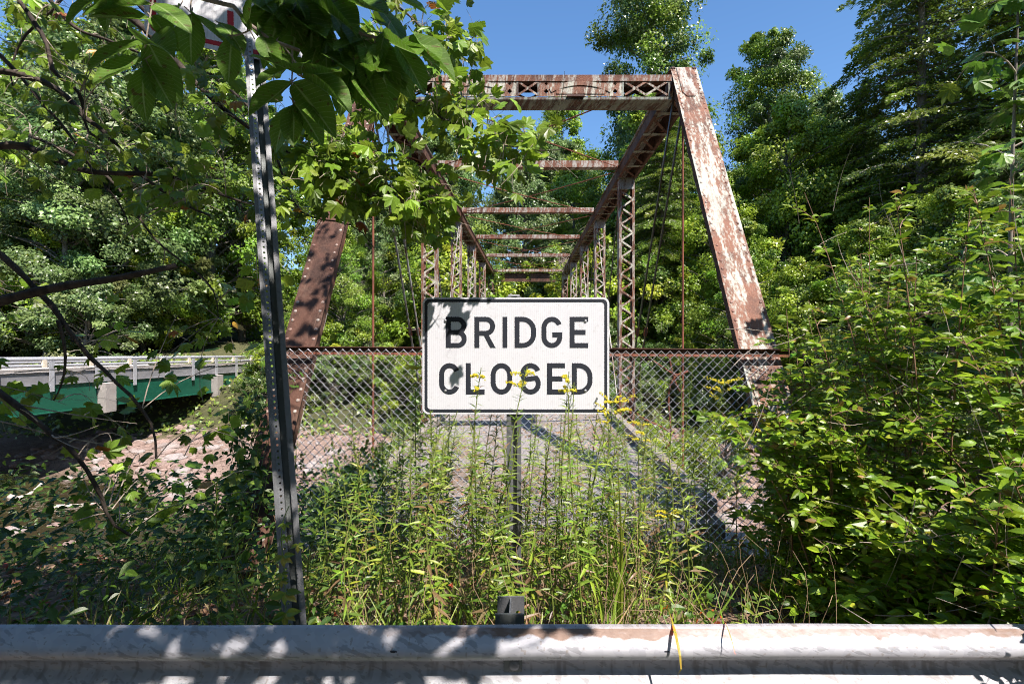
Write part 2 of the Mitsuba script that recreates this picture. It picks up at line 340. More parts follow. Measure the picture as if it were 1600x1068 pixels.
# ------------------------------------------------------------------ lettering
def letter(ch, w, h, t):
    """Highway style letters in a w x h box from (0,0), stroke t."""
    S = t / 2
    def line(*p): return LineString(p).buffer(S, cap_style=2, join_style=2)
    def arcs(cx, cy, rx, ry, a0, a1, n=24):
        a = np.radians(np.linspace(a0, a1, n)); return [(cx + rx * math.cos(v), cy + ry * math.sin(v)) for v in a]
    L, R, B, U = S, w - S, S, h - S
    if ch == 'I': return line((w / 2, 0), (w / 2, h))
    if ch == 'L': return line((L, h), (L, B), (w, B))
    if ch == 'E': return shapely.union_all([line((w, U), (L, U), (L, B), (w, B)), line((L, h * .5), (w * .86, h * .5))])
    if ch in 'BPRD':
        stem = line((L, 0), (L, h))
        def bowl(y0, y1, xr):
            r = (y1 - y0) / 2; r2 = min(r, (xr - L) * .72)
            return line((L, y0), (xr - r2, y0), *arcs(xr - r2, (y0 + y1) / 2, r2, r, -90, 90), (L, y1))
        if ch == 'D':
            r = min(h * .36, (R - L) * .85)
            return shapely.union_all([stem, line((L, B), (R - r, B), *arcs(R - r, B + r, r, r, -90, 0, 12), *arcs(R - r, U - r, r, r, 0, 90, 12), (L, U))])
        if ch == 'B': return shapely.union_all([stem, bowl(B, h * .5, R), bowl(h * .5, U, R - w * .02)])
        m = h * .47
        P = shapely.union_all([stem, bowl(m, U, R)])
        if ch == 'R': P = shapely.union_all([P, Polygon([(w * .52 - S, m), (w * .52 + S, m), (w + S * .25, 0), (w - S * 2.0, 0)])])
        return P
    r = (R - L) / 2; cx = w / 2
    if ch == 'O': return LineString(arcs(cx, U - r * 1.15, r, r * 1.15, 0, 180) + arcs(cx, B + r * 1.15, r, r * 1.15, 180, 360) + [(R, U - r * 1.15)]).buffer(S, cap_style=2, join_style=1)
    if ch in 'CG':
        p = arcs(cx, U - r * 1.1, r, r * 1.1, 22, 180) + arcs(cx, B + r * 1.1, r, r * 1.1, 180, 338 if ch == 'C' else 360)
        if ch == 'C': return line(*p)
        p = p + [(R, h * .42)]
        return shapely.union_all([line(*p), line((w, h * .42), (w * .52, h * .42))])
    if ch == 'S':
        q = h * .26
        p = arcs(cx, U - q + S * .1, r, q - S * .1, 20, 90, 8) + arcs(cx, U - q, r, q, 90, 225, 14) + [(cx, h * .5)] + arcs(cx, B + q, r, q, 45, -90, 14) + arcs(cx, B + q, r, q, -90, -160, 8)
        return LineString(p).buffer(S, cap_style=2, join_style=1)

def roundrect(x0, z0, x1, z1, r): return shapely.box(x0 + r, z0 + r, x1 - r, z1 - r).buffer(r, 12)

# ------------------------------------------------------------------ the BRIDGE CLOSED sign
SY = 3.14
zc = (545, 779); sc = 0.000878
u = lambda z: (z - 779) * sc * 1.0
CX, CZ = W(806, 555.5, SY)[0], W(806, 555.5, SY)[2]
at = lambda z: CX + (z - 779) * sc
az = lambda z: CZ + (545 - z) * sc
tag('road_closure_sign', 'large white sign reading BRIDGE CLOSED in black letters on a steel post', 'sign')
outer = roundrect(at(83), az(979), at(1475), az(111), 0.040)
MB().prism(outer, 0.004, UPRIGHT([0, SY + 0.004, 0])).put('road_closure_sign__panel', 'sign_white')
bo = roundrect(at(99), az(966), at(1460), az(124), 0.032); bi = roundrect(at(121), az(944), at(1438), az(146), 0.022)
MB().prism(bo.difference(bi), 0.0012, UPRIGHT([0, SY - 0.0004, 0])).put('road_closure_sign__border', 'sign_black')
rows = [('BRIDGE', [(258, 413), (470, 625), (680, 715), (770, 930), (970, 1125), (1180, 1318)], 255, 487),
        ('CLOSED', [(208, 362), (407, 547), (592, 752), (812, 965), (1012, 1145), (1197, 1350)], 600, 833)]
for word, spans, y0, y1 in rows:
    for ch, (a, b) in zip(word, spans):
        w_, h_ = (b - a) * sc, (y1 - y0) * sc
        g = letter(ch, w_, h_, 0.0325 if ch != 'I' else w_)
        M = UPRIGHT([at(a), SY - 0.0004, az(y1)])
        MB().prism(g, 0.0012, M).put(numbered('road_closure_sign__letter'), 'sign_black')
for a, b in ((255, 285), (1298, 288), (255, 805), (1297, 805)):
    m = trimesh.creation.icosphere(2, 0.0095); m.apply_scale([1, 0.6, 1]); m.apply_translation([at(a), SY - 0.003, az(b)])
    MB().tm(m).put(numbered('road_closure_sign__bolt'), 'bolt_metal', smooth=True)
def uchannel(p0, p1, w, dep, face, t=0.004):
    """hat section post from p0 to p1 as list of plates; face = unit vector to the open side"""
    p0, p1 = np.asarray(p0, float), np.asarray(p1, float)
    d = (p1 - p0) / np.linalg.norm(p1 - p0); f = np.asarray(face, float); f = f - d * (f @ d); f /= np.linalg.norm(f)
    s = np.cross(d, f); return d, s, f
mb = MB()
px_ = W(803, 700, SY + 0.012)[0]
zt = az(100)
mb.box([px_, SY + 0.052, (zt - 1) / 2], [0.036, 0.004, zt + 1.0]); mb.box([px_ - 0.034, SY + 0.014, (zt - 1) / 2 - .001], [0.028, 0.004, zt + 1.0]); mb.box([px_ + 0.034, SY + 0.014, (zt - 1) / 2 - .001], [0.028, 0.004, zt + 1.0])
for s in (-1, 1):
    mb.bar([px_ + s * 0.020, SY + 0.0335, -1.0], [px_ + s * 0.020, SY + 0.0335, zt - .003], 0.004, 0.036, up=(0, 1, 0))
mb.put('road_closure_sign__post', 'galv_post')
mb = MB(); mb.box([px_ + 0.0, SY + 0.03, zt + 0.006], [0.075, 0.03, 0.010]); mb.box([px_ - .02, SY + .02, zt + .012], [0.012, 0.012, 0.008])
mb.put('road_closure_sign__bracket', 'galv_bridge')

# ------------------------------------------------------------------ leaning sign at the left
A0, A1 = W(461, 978, 1.86), W(396, 60, 2.31)
d = (A1 - A0) / np.linalg.norm(A1 - A0)
A0 = A0 - d * 0.75; A1 = A1 + d * 0.45
nrm = np.array([0.36, -0.93, 0.0]); nrm -= d * (nrm @ d); nrm /= np.linalg.norm(nrm)
sd = np.cross(d, nrm); sd = sd if sd[0] > 0 else -sd
tag('leaning_sign', 'white sign with red border on a leaning perforated post behind big leaves', 'sign')
L = np.linalg.norm(A1 - A0)
def ppost(cx, wid, holes, off, key, mat, tilt=0.0):
    poly = shapely.box(cx - wid / 2, 0, cx + wid / 2, L)
    if holes is not None:
        poly = poly.difference(shapely.union_all([Point(holes, q).buffer(0.0046, 5) for q in np.arange(0.05, L - 0.02, 0.0254)]))
    ax, az_ = sd * math.cos(tilt) - nrm * math.sin(tilt), nrm * math.cos(tilt) + sd * math.sin(tilt)
    MB().prism(poly, 0.0035, frame(A0 + nrm * off, ax, d, az_)).put(key, mat)
# hat section: left flange, left web, holed bottom, right web, right flange
ppost(-0.034, 0.016, None, 0.0, 'leaning_sign__post__left_flange', 'galv_post')
ppost(-0.0185, 0.021, -0.019, -0.010, 'leaning_sign__post', 'galv_post', 0.25)
mb = MB(); mb.bar(A0 - sd * .008 - nrm * .021, A1 - sd * .008 - nrm * .021, 0.0035, 0.026, up=nrm); mb.put('leaning_sign__post__web', 'galv_dark')
mb = MB(); mb.bar(A0 + sd * .006 - nrm * .036, A1 + sd * .006 - nrm * .036, 0.026, 0.0035, up=nrm); mb.put('leaning_sign__post__base_strip', 'galv_dark')
mb = MB(); mb.bar(A0 + sd * .0205 - nrm * .018, A1 + sd * .0205 - nrm * .018, 0.0035, 0.034, up=nrm); mb.put('leaning_sign__post__web_001', 'galv_post')
mb = MB(); mb.bar(A0 + sd * .0315 + nrm * .001, A1 + sd * .0315 + nrm * .001, 0.019, 0.0035, up=nrm); mb.put('leaning_sign__post__right_flange', 'galv_post')
# panel : local frame s (right), d2 (up), n (front)
PB = W(405, 96, 2.33)           # point of the bottom edge at the post
cross = np.array([0.86, 0.46, 0.02]); cross -= 0; cross /= np.linalg.norm(cross)
upv = np.array([-0.10, 0.06, 1.0]); upv -= cross * (upv @ cross); upv /= np.linalg.norm(upv)
nn = np.cross(cross, upv); nn = nn if nn[1] < 0 else -nn
Fm = frame(PB + nn * 0.012, cross, upv, nn)
pan = roundrect(-0.44, 0.0, 0.27, 0.95, 0.04)
MB().prism(pan, 0.004, Fm).put('leaning_sign__panel', 'sign_white')
Fm2 = frame(PB + nn * 0.0162, cross, upv, nn)
MB().prism(roundrect(-0.42, 0.022, 0.25, 0.93, 0.03).difference(roundrect(-0.398, 0.044, 0.228, 0.908, 0.02)), 0.0012, Fm2).put('leaning_sign__border', 'sign_red')
for ch, x, z in (('I', -0.27, 0.24), ('O', -0.01, 0.19), ('I', -0.13, 0.09), ('I', 0.08, 0.09)):
    g = letter(ch, 0.10 if ch == 'O' else 0.03, 0.15 if ch == 'O' else 0.12, 0.026)
    MB().prism(shapely.affinity.translate(g, x, z), 0.0012, Fm2).put(numbered('leaning_sign__letter'), 'sign_red')

# ------------------------------------------------------------------ chain link fence
FY = 4.83
tag('chain_link_fence', 'chain link fence between rusty rails closing off the old bridge', 'fence')
xl, xr = W(430, 541, FY)[0], W(1242, 545, FY)[0]
zl, zr = W(0, 541, FY)[2], W(0, 545.5, FY)[2]
mb = MB(); mb.bar([xl, FY + .040, zl - .024], [xr, FY + .040, zr - .024], 0.006, 0.050); mb.bar([xl, FY + .018, zl - .0025], [xr, FY + .018, zr - .0025], 0.05, 0.005); mb.put('chain_link_fence__top_rail', 'rail_dark')
mb = MB(); mb.bar([xl, FY + .031, zl - .066], [xr, FY + .031, zr - .066], 0.012, 0.030); mb.put('chain_link_fence__rail_strip', 'rail_red')
zb = W(0, 879, FY)[2]
mb = MB(); mb.bar([xl, FY + .04, zb], [xr, FY + .04, zb - .01], 0.05, 0.045); mb.put('chain_link_fence__bottom_rail', 'rail_dark')
mb = MB(); mb.bar([xl, FY + .036, zb + .03], [xr, FY + .036, zb + .02], 0.04, 0.014); mb.put('chain_link_fence__rail_strip_001', 'rail_red')
pitch, rise = 0.0445, 0.0445
wx0, wx1 = W(438, 0, FY)[0], W(1216, 0, FY)[0]
nw = int((wx1 - wx0) / pitch)
for i in range(nw):
    x0 = wx0 + i * pitch
    top = -0.022 + zl + (zr - zl) * i / nw
    m = int((top - (zb + 0.02)) / rise)
    k = np.arange(m + 1)
    odd = (k + i) % 2
    xx = x0 + pitch * odd + np.where(odd == 1, 0.003, -0.003)
    xx = xx + 0.010 * np.sin(x0 * 2.1 + k * 0.11) + 0.004 * np.sin(x0 * 5 + k * 0.3)
    yy = FY - 0.006 + np.where(odd == 1, 0.0035, -0.0035) + 0.02 * np.sin(x0 * 1.7 + 1) * np.sin(k * 0.06)
    zz = top - k * rise - 0.012 * (1 - np.cos(x0 * 1.3)) * k / m
    pts = np.stack([xx, yy, zz], 1)
    s = np.full(len(pts), 0.0046)
    # plain 3-sided wire
    MB().tube(pts, s, 3).put(numbered('chain_link_fence__wire'), 'wire')

principled('rivet_mat', rusty((0.40, 0.36, 0.31), (0.22, 0.10, 0.07), 0.5), 0.6)
# ------------------------------------------------------------------ old truss bridge
HW = 2.40
tag('truss_bridge', 'old rusty through truss bridge with peeling pale paint behind the fence', 'bridge')
HIP = [7.44, 11.76, 16.1, 20.5, 25.3, 31.0]
ZT, ZB = 5.80, -0.55
FE = 3.72                       # y of the near bearing
ends = {}
def endpost(s, ytop, ybot, mat, detail, wd=0.40, dp=0.14):
    e_ = wd / 2 - .037
    key = numbered('truss_bridge__end_post')
    p1 = np.array([s * HW, ytop, ZT + 0.0]); p0 = np.array([s * HW, ybot, -0.75])
    d = (p1 - p0) / np.linalg.norm(p1 - p0)
    dirn = 1 if ytop > ybot else -1
    out = np.array([0, -d[2] * dirn, d[1] * dirn]); out /= np.linalg.norm(out)       # normal of the cover plate
    wv = np.array([1.0, 0, 0]); Lp = np.linalg.norm(p1 - p0)
    MB().box((p0 + p1) / 2 + out * 0.005, (Lp, wd, 0.010), np.array([d, wv, out])).put(key + '__cover_plate', mat)
    for q in (-1, 1):
        mb = MB(); mb.box((p0 + p1) / 2 + wv * q * e_ - out * (dp / 2 + .005), (Lp - .006, 0.010, dp), np.array([d, wv, out]))
        mb.box((p0 + p1) / 2 + wv * (q * e_ - q * .035) - out * dp, (Lp - .01, 0.06, 0.008), np.array([d, wv, out]))
        mb.put(numbered(key + '__side_web'), 'steel_brown' if detail else mat)
    mb = MB()
    for t in np.arange(0.3, Lp, 0.55):
        mb.box(p0 + d * t - out * (dp + .009), (0.22, wd - .06, 0.008), np.array([d, wv, out]))
    mb.put(key + '__batten', 'steel_mixed'); tag(key + '__batten', kind='stuff')
    if detail:
        # rivets : two rows down the edges, singly proud
        riv = trimesh.creation.icosphere(1, 0.0185); rl = MB()
        for q in (-e_, e_):
            for t in np.arange(0.1, Lp - 0.06, 0.115 if detail > 1 else 0.13):
                if t < Lp - 1.0 and int(t * 50) % 5 == 1: continue
                b = p0 + d * t + wv * (q + rng.uniform(-.004, .004)) + out * 0.0105
                rl.tm(riv.copy().apply_transform(frame(b, wv, d, out * 0.55)))
        rl.put(key + '__rivet', 'rivet_mat', smooth=True); tag(key + '__rivet', 'small round rivet heads', kind='stuff')
        # shield shaped splice plate
        sh = Polygon([(-0.115, 0.0), (0.115, 0.0), (0.115, -0.60), (0.06, -0.70), (-0.06, -0.70), (-0.115, -0.60)])
        MB().prism(sh, 0.014, frame(p1 + out * 0.0105 - d * 0.015, wv, d, out)).put(key + '__splice_plate', 'steel_mixed' if s > 0 else mat)
        mb = MB()
        for q in (-1, 1):
            m = trimesh.creation.cylinder(0.03, 0.05, sections=10); m.apply_transform(frame(p1 + wv * q * e_ - d * 0.02 - out * 0.0, d, out, wv)); mb.tm(m)
        mb.put(key + '__pin_end', 'rail_dark', smooth=40)
    return key
k = endpost(1, HIP[0] - .02, FE, 'steel_pale', 2); tag(k, 'right front end post with pale flaking paint')
k = endpost(-1, HIP[0] - .02, FE, 'steel_brown', 2, wd=.345); tag(k, 'left front end post, brown and dappled with leaf shade')
for s in (1, -1): endpost(s, HIP[5] + .02, HIP[5] + 3.8, 'steel_mixed', 0)

# top chords
for s in (-1, 1):
    key = numbered('truss_bridge__top_chord')
    y0, y1 = HIP[0] + 0.02, HIP[5]; Lc, ym = y1 - y0, (y0 + y1) / 2
    MB().box([s * HW, ym, ZT - .006], [0.40, Lc, 0.010]).put(key + '__cover_plate', 'steel_pale')
    for q in (-1, 1):
        mb = MB(); mb.box([s * HW + q * .163, ym, ZT - .172], [0.010, Lc, 0.32]); mb.box([s * HW + q * .195, ym, ZT - .330], [0.06, Lc - .01, 0.008])
        mb.put(numbered(key + '__side_web'), 'steel_brown')
    for y in np.arange(y0 + 0.75, y1 - 0.3, 0.86):
        MB().box([s * HW, y, ZT - .339], [0.44, 0.10, 0.008]).put(numbered(key + '__batten'), 'steel_green')
    mb = MB()
    for y in np.arange(y0 + 0.2, y1 - 1, 0.86):
        mb.bar([s * HW - .15, y, ZT - .318], [s * HW + .15, y + .43, ZT - .318], .055, .007); mb.bar([s * HW + .15, y + .43, ZT - .318], [s * HW - .15, y + .86, ZT - .318], .055, .007)
    mb.put(key + '__lacing', 'steel_brown'); tag(key + '__lacing', kind='stuff')

# near portal
PK = 'truss_bridge__portal'
tag(PK, 'rusty portal frame with two worn name panels over the bridge entrance')
ZP0, ZP1 = 5.27, 5.62; YP0, YP1 = 7.30, 7.66
xi = HW - 0.215
mb = MB(); mb.box([0, (YP0 + YP1) / 2, ZP0 - .006], [2 * xi, YP1 - YP0, 0.012]); mb.box([0, YP0 + .006, ZP0 + .014], [2 * xi, 0.010, 0.026]); mb.put(PK + '__bottom_flange', 'steel_green')
mb = MB(); mb.box([0, (YP0 + YP1) / 2, ZP1 + .006], [2 * xi, YP1 - YP0, 0.012]); mb.box([0, YP0 + .006, ZP1 - .042], [2 * xi, 0.010, 0.082]); mb.put(PK + '__top_flange', 'steel_mixed')
mb = MB(); mb.box([0, YP1 - .006, ZP1 - .042], [2 * xi, 0.010, 0.08]); mb.box([0, YP1 - .006, ZP0 + .032], [2 * xi, 0.010, 0.06]); mb.put(PK + '__back_flange', 'steel_brown')
zl0, zl1 = ZP0 + .064, ZP1 - .085
def lattice(x0, x1, n, y, tagmat, store=True):
    w = (x1 - x0) / n
    for i in range(n):
        for a, b in ((zl0, zl1), (zl1, zl0)):
            mb = MB(); off = 0.0 if a < b else 0.006
            mb.bar([x0 + i * w, y + off, a], [x0 + (i + 1) * w, y + off, b], 0.030, 0.0055, up=(0, 1, 0)); mb.put(numbered(PK + '__lattice_bar'), tagmat)
for x0, x1, n in ((1.475, xi - .06, 2), (-.145, .145, 1), (-(xi - .06), -1.475, 2)):
    lattice(x0, x1, n, YP0 + .012, 'steel_pale')
w = 2 * xi / 9
for i in range(9):
    for a, b in ((zl0, zl1), (zl1, zl0)):
        MB().bar([-xi + i * w, YP1 - .014, a], [-xi + (i + 1) * w, YP1 - .014, b], 0.028, 0.0055, up=(0, 1, 0)).put(numbered(PK + '__lattice_bar'), 'steel_brown')
for x in (-.160, .160, 1.445, -1.445, xi - .035, -(xi - .035)):
    mb = MB(); mb.box([x, YP0 + .012, (zl0 + zl1) / 2], [0.030, 0.006, zl1 - zl0 + .05]); mb.box([x + .012 * (1 if x > 0 else -1), YP0 + .035, (zl0 + zl1) / 2], [0.006, 0.04, zl1 - zl0 + .05])
    mb.put(numbered(PK + '__stile'), 'steel_green')
def quatre(cx, cz, r): return shapely.union_all([Point(cx + dx * r, cz + dz * r).buffer(r * .8, 6) for dx, dz in ((1, 0), (-1, 0), (0, 1), (0, -1))] + [Point(cx, cz).buffer(r, 6)])
for s in (-1, 1):
    key = numbered(PK + '__name_panel')
    x0, x1 = sorted((s * .178, s * 1.428)); cx = (x0 + x1) / 2
    pl = shapely.box(x0, zl0 - .02, x1, zl1 + .02)
    hz = (zl0 + zl1) / 2
    for hx in (x0 + .10, x1 - .10):
        pl = pl.difference(quatre(hx, zl1 - .03, .014)); pl = pl.difference(quatre(hx, zl0 + .055, .019))
    for hx in np.linspace(x0 + .35, x1 - .3, 5): pl = pl.difference(Point(hx, zl1 - .035 - .02 * abs(hx - cx)).buffer(.007, 4))
    MB().prism(pl, 0.008, UPRIGHT([0, YP0 + .022, 0])).put(key, 'steel_pale')
    R = 1.02
    ar = [(cx + R * math.sin(t), hz + .075 - R + R * math.cos(t)) for t in np.linspace(-.47, .47, 30)]
    band = LineString(ar).buffer(.033, cap_style=2)
    MB().prism(band, 0.012, UPRIGHT([0, YP0 + .014, 0])).put(key + '__raised_band', 'steel_pale'); tag(key + '__raised_band', 'pale arched band, its lettering worn away')
    MB().prism(shapely.box(cx - .36, zl0 + .025, cx + .36, zl0 + .075).buffer(.012), 0.010, UPRIGHT([0, YP0 + .014, 0])).put(key + '__raised_band_001', 'steel_pale')
mb = MB(); mb.box([0.72, YP0 - .02, ZP0 + .03], [0.26, .05, .03]); mb.put(PK + '__loose_strip', 'rail_dark')

# overhead struts, sway rods
for i in range(1, 6):
    y = HIP[i]; xe = HW - .205
    key = numbered('truss_bridge__overhead_strut')
    z0 = ZT + .02 if i < 5 else ZT - .03
    mb = MB(); mb.box([0, y - .10, z0], [2 * xe, 0.010, 0.15]); mb.box([0, y, z0 + .077], [2 * xe, 0.21, 0.008]); mb.box([0, y, z0 - .077], [2 * xe, 0.21, 0.008]); mb.box([0, y + .10, z0], [2 * xe, 0.010, 0.144])
    mb.put(key, 'steel_mixed' if i < 5 else 'steel_pale')
for i in range(5):
    for s in (-1, 1):
        p, q = np.array([-s * (HW - .2), HIP[i] + .1, ZT - .10]), np.array([s * (HW - .2), HIP[i + 1] - .1, ZT - .08 + .02])
        m = (p + q) / 2 - [0, 0, .05]
        MB().tube(spline([p, m, q], 7), 0.013, 5).put(numbered('truss_bridge__sway_rod'), 'rust_rod', smooth=True)
# far portal
mb = MB(); yf = HIP[5] + .15
mb.box([0, yf, 5.60], [2 * HW - .4, .01, .05]); mb.box([0, yf, 5.10], [2 * HW - .4, .01, .06])
for x0, x1 in ((-1.5, -.15), (.2, 1.4)): mb.box([(x0 + x1) / 2, yf + .01, 5.35], [x1 - x0, .008, .46])
for i in range(10):
    for a, b in ((5.1, 5.6), (5.6, 5.1)): mb.bar([-2.1 + i * .42, yf, a], [-2.1 + (i + 1) * .42, yf, b], .04, .007, up=(0, 1, 0))
mb.put('truss_bridge__far_portal', 'steel_brown')

# laced vertical posts
for i in range(1, 6):
    for s in (1, -1):
        key = numbered('truss_bridge__vertical_post'); y = HIP[i]; ws = 0.37 if i == 1 else .34; dp = 0.24
        cx = s * HW; z0, z1 = -0.75, ZT - .34
        for q in (-1, 1):
            mb = MB(); mb.box([cx + q * ws / 2, y, (z0 + z1) / 2], [.010, dp, z1 - z0])
            for e in (-1, 1): mb.box([cx + q * (ws / 2 - .03), y + e * dp / 2, (z0 + z1) / 2], [.055, .008, z1 - z0 - .004])
            mb.put(numbered(key + '__channel'), 'steel_mixed')
        stuff = MB(); step = .20 if i < 3 else .22
        for e, mat in ((-1, 'steel_pale'), (1, 'steel_brown')):
            for n, z in enumerate(np.arange(z0 + .3, z1 - .42, step)):
                a, b = (-1, 1) if n % 2 == 0 else (1, -1)
                p, q = [cx + a * (ws / 2 - .035), y + e * (dp / 2 + .0075), z], [cx + b * (ws / 2 - .035), y + e * (dp / 2 + .0075), z + step]
                if i < 3: MB().bar(p, q, .042, .007, up=(0, 1, 0)).put(numbered(key + '__lacing_bar'), mat)
                else: stuff.bar(p, q, .045, .007, up=(0, 1, 0))
        if i >= 3: stuff.put(key + '__lacing', 'steel_pale'); tag(key + '__lacing', kind='stuff')
        mb = MB(); mb.box([cx, y - dp / 2 - .010, z1 - .14], [ws - .02, .009, .24]); mb.put(key + '__tie_plate', 'eyebar_pale')
# diagonals and hip hangers
for i in range(0, 4):
    for s in (1, -1):
        for e in (-1, 1):
            p = np.array([s * HW + e * .085, HIP[i] + .12, ZT - .25]); q = np.array([s * HW + e * .085, HIP[i + 1] - .05, -.6])
            if i > 0 and e == 1: continue
            mat = 'eyebar_dark' if s > 0 else 'eyebar_pale'
            key = numbered('truss_bridge__diagonal')
            MB().bar(p, q, .022, .062).put(key, mat)
            mid = p + (q - p) * .62; mb = MB(); dv = (q - p) / np.linalg.norm(q - p)
            for o in (-.05, .05): mb.bar(mid + dv * o - [.035, 0, 0], mid + dv * o + [.035, 0, 0], .03, .09, up=dv)
            mb.put(key + '__clamp', 'rust_rod')
for i in (1, 2, 3):
    for s in (1, -1):
        p = np.array([s * HW - s * .12, HIP[i + 1] - .1, ZT - .3]); q = np.array([s * HW - s * .12, HIP[i] + .1, -.55])
        MB().bar(p, q, .016, .03).put(numbered('truss_bridge__counter_rod'), 'eyebar_pale')
for s in (1, -1):
    MB().tube([[s * HW, HIP[0] - .0, ZT - .3], [s * HW, HIP[0], -.75]], .017, 6).put(numbered('truss_bridge__hip_hanger'), 'rust_rod', smooth=True)
# bent rods by the first panel
for pts in ([W(1010, 560, 7.1), W(1042, 578, 7.1), W(1068, 584, 7.2), W(1075, 578, 7.2)], [W(1075, 580, 7.1), W(1052, 592, 7.1), W(1045, 615, 7.1), W(1040, 700, 7.2)],
            [W(1047, 555, 7.0), W(1053, 590, 7.0), W(1064, 612, 7.05), W(1068, 595, 7.1)], [W(985, 610, 7.3), W(1000, 650, 7.2), W(1030, 665, 7.1), W(1060, 690, 7.0)]):
    MB().tube(spline(pts, 12), .013, 5).put(numbered('truss_bridge__bent_rod'), 'rust_rod', smooth=True)
# deck and its timber kerbs, abutment
DZ = -0.35
mb = MB(); mb.box([0, 20.0, DZ - .09], [4.24, 29.7, .18]); mb.put('truss_bridge__deck', 'deck_asphalt'); tag('truss_bridge__deck', 'grey deck littered with leaves')
mb = MB()
for y in np.arange(7.4, 34, 4.3): mb.box([0, y, DZ - .34], [4.9, .2, .32])
mb.put('truss_bridge__floor_beam', 'steel_brown'); tag('truss_bridge__floor_beam', kind='stuff')
for s in (-1, 1):
    for y0 in np.arange(5.3, 33, 3.6):
        MB().box([s * 2.02, y0 + 1.79, DZ + .14], [.15, 3.57, .14]).put(numbered('truss_bridge__kerb_timber'), 'old_timber')
        MB().box([s * 2.02, y0 + .5, DZ + .035], [.15, .3, .07]).put(numbered('truss_bridge__kerb_block'), 'old_timber')
for s in (-1, 1): MB().box([s * HW, HIP[1] - .02, -.02], [.46, .012, .30]).put(numbered('truss_bridge__gusset_plate'), 'eyebar_pale')
tag('abutment', 'stone faced abutment under the near end of the old bridge', 'abutment')
mb = MB(); mb.box([0, 5.35, -2.75], [5.4, 0.9, 4.1]); mb.put('abutment__wall', 'concrete')
tag('twig_tangle', 'dry grey twigs tangled on an overhead strut at its right end', 'twigs')
mb = MB(); c = W(880, 408, 24.9)
for k in range(26):
    a = rng.normal(0, 1, 3); a /= np.linalg.norm(a); a[1] *= .4
    p = c + rng.normal(0, .12, 3); mb.tube(spline([p - a * .1, p + a * .35 + rng.normal(0, .06, 3), p + a * .7 + rng.normal(0, .12, 3) - [0, 0, .2]], 5), np.linspace(.012, .005, 5), 4)
mb.put('twig_tangle', 'twig_grey')

# ------------------------------------------------------------------ modern girder bridge at the left
tag('girder_bridge', 'modern green girder bridge with galvanised rails crossing the river at far left', 'bridge')
BX = -18.0
zg = lambda y, z18: z18 - (y - 18) * 0.0395
def along(mb, x, z18, w, h, y0=8.0, y1=52.0):
    return mb.bar([x, y0, zg(y0, z18)], [x, y1, zg(y1, z18)], w, h)
B = 'girder_bridge'
along(MB(), BX - 0.02, -0.74, 0.05, 1.0).put(numbered(B + '__girder'), 'green_paint')
along(MB(), BX - 0.02, -1.26, 0.30, 0.04).put(B + '__girder_flange', 'green_paint')
for x in (BX - 3.4, BX - 6.6): along(MB(), x, -0.72, 0.05, 1.0).put(numbered(B + '__girder'), 'green_paint')
along(MB(), BX - 4.6, .14, 9.0, 0.22).put(B + '__deck_slab', 'concrete')
mb = MB(); along(mb, BX + .02, 0.02, 0.02, 0.46); along(mb, BX + .045, .25, .07, .022); along(mb, BX + .045, -.215, .07, .022); mb.put(B + '__fascia', 'fascia_grey')
along(MB(), BX - .05, .33, .30, .10).put(B + '__kerb', 'concrete')
for z in (.735, .50):
    y = np.linspace(8, 52, 24); pts = np.stack([np.full(24, BX - .04), y, zg(y, z)], 1)
    MB().tube(pts, .075 if z > .6 else .062, 10).put(numbered(B + '__rail'), 'galv_bridge', smooth=True)
for x in (BX - 9.0,):
    for z in (.70, .45):
        pts = np.stack([np.full(24, x), y, zg(y, z)], 1); MB().tube(pts, .06, 6).put(numbered(B + '__rail'), 'galv_bridge', smooth=True)
for n, yy in enumerate(np.arange(8.475, 51, 1.905)):
    z = zg(yy, 0)
    mb = MB(); mb.box([BX + .145, yy, z + .10], [.012, .20, 1.15]); mb.box([BX + .10, yy, z + .10], [.08, .012, 1.15]); mb.put(numbered(B + '__post'), 'galv_bridge')
    MB().box([BX + .02, yy - .16, z + .58], [.09, .14, .26]).put(numbered(B + '__spacer_block'), 'cream_block')
for yy in (20.3, 27.5, 13.1):
    MB().box([BX + .20, yy, zg(yy, -.90)], [.36, .5, 1.22]).put(numbered(B + '__bracket_block'), 'concrete')
mb = MB(); mb.box([BX - 4.4, 34.5, -3.9], [9.0, 1.4, 3.5]); mb.box([BX + .9, 35.6, -3.9], [1.6, .5, 3.2]); mb.put(B + '__abutment', 'concrete')
# ------------------------------------------------------------------ leaves
def leaf_ovate(W_=0.5, fold=0.25, curl=0.25, tip=1.0, n=5, wav=0.0):
    """unit leaf: stalk end at the origin, blade along +x (length 1), faces +z"""
    t = np.linspace(0, 1, n + 1)
    w = np.sin(np.pi * t ** (0.8 * tip)) * (W_ / 2) * (1 - 0.25 * t)
    zc = -curl * t ** 2
    v, f = [], []
    mid = np.stack([t, 0 * t, zc], 1)
    L_ = np.stack([t, w, zc + w * fold * 2 + wav * np.sin(t * 14) * w], 1); R_ = np.stack([t, -w, zc + w * fold * 2 + wav * np.cos(t * 12) * w], 1)
    v = np.vstack([mid, L_[1:-1], R_[1:-1]])
    m, l, r = np.arange(n + 1), lambda i: n + i, lambda i: 2 * n - 1 + i
    f += [[m[0], m[1], l(1)], [m[0], r(1), m[1]], [m[n - 1], m[n], l(n - 1)], [m[n - 1], r(n - 1), m[n]]]
    for i in range(1, n - 1):
        f += [[m[i], m[i + 1], l(i + 1)], [m[i], l(i + 1), l(i)], [m[i], r(i + 1), m[i + 1]], [m[i], r(i), r(i + 1)]]
    return v, np.array(f)
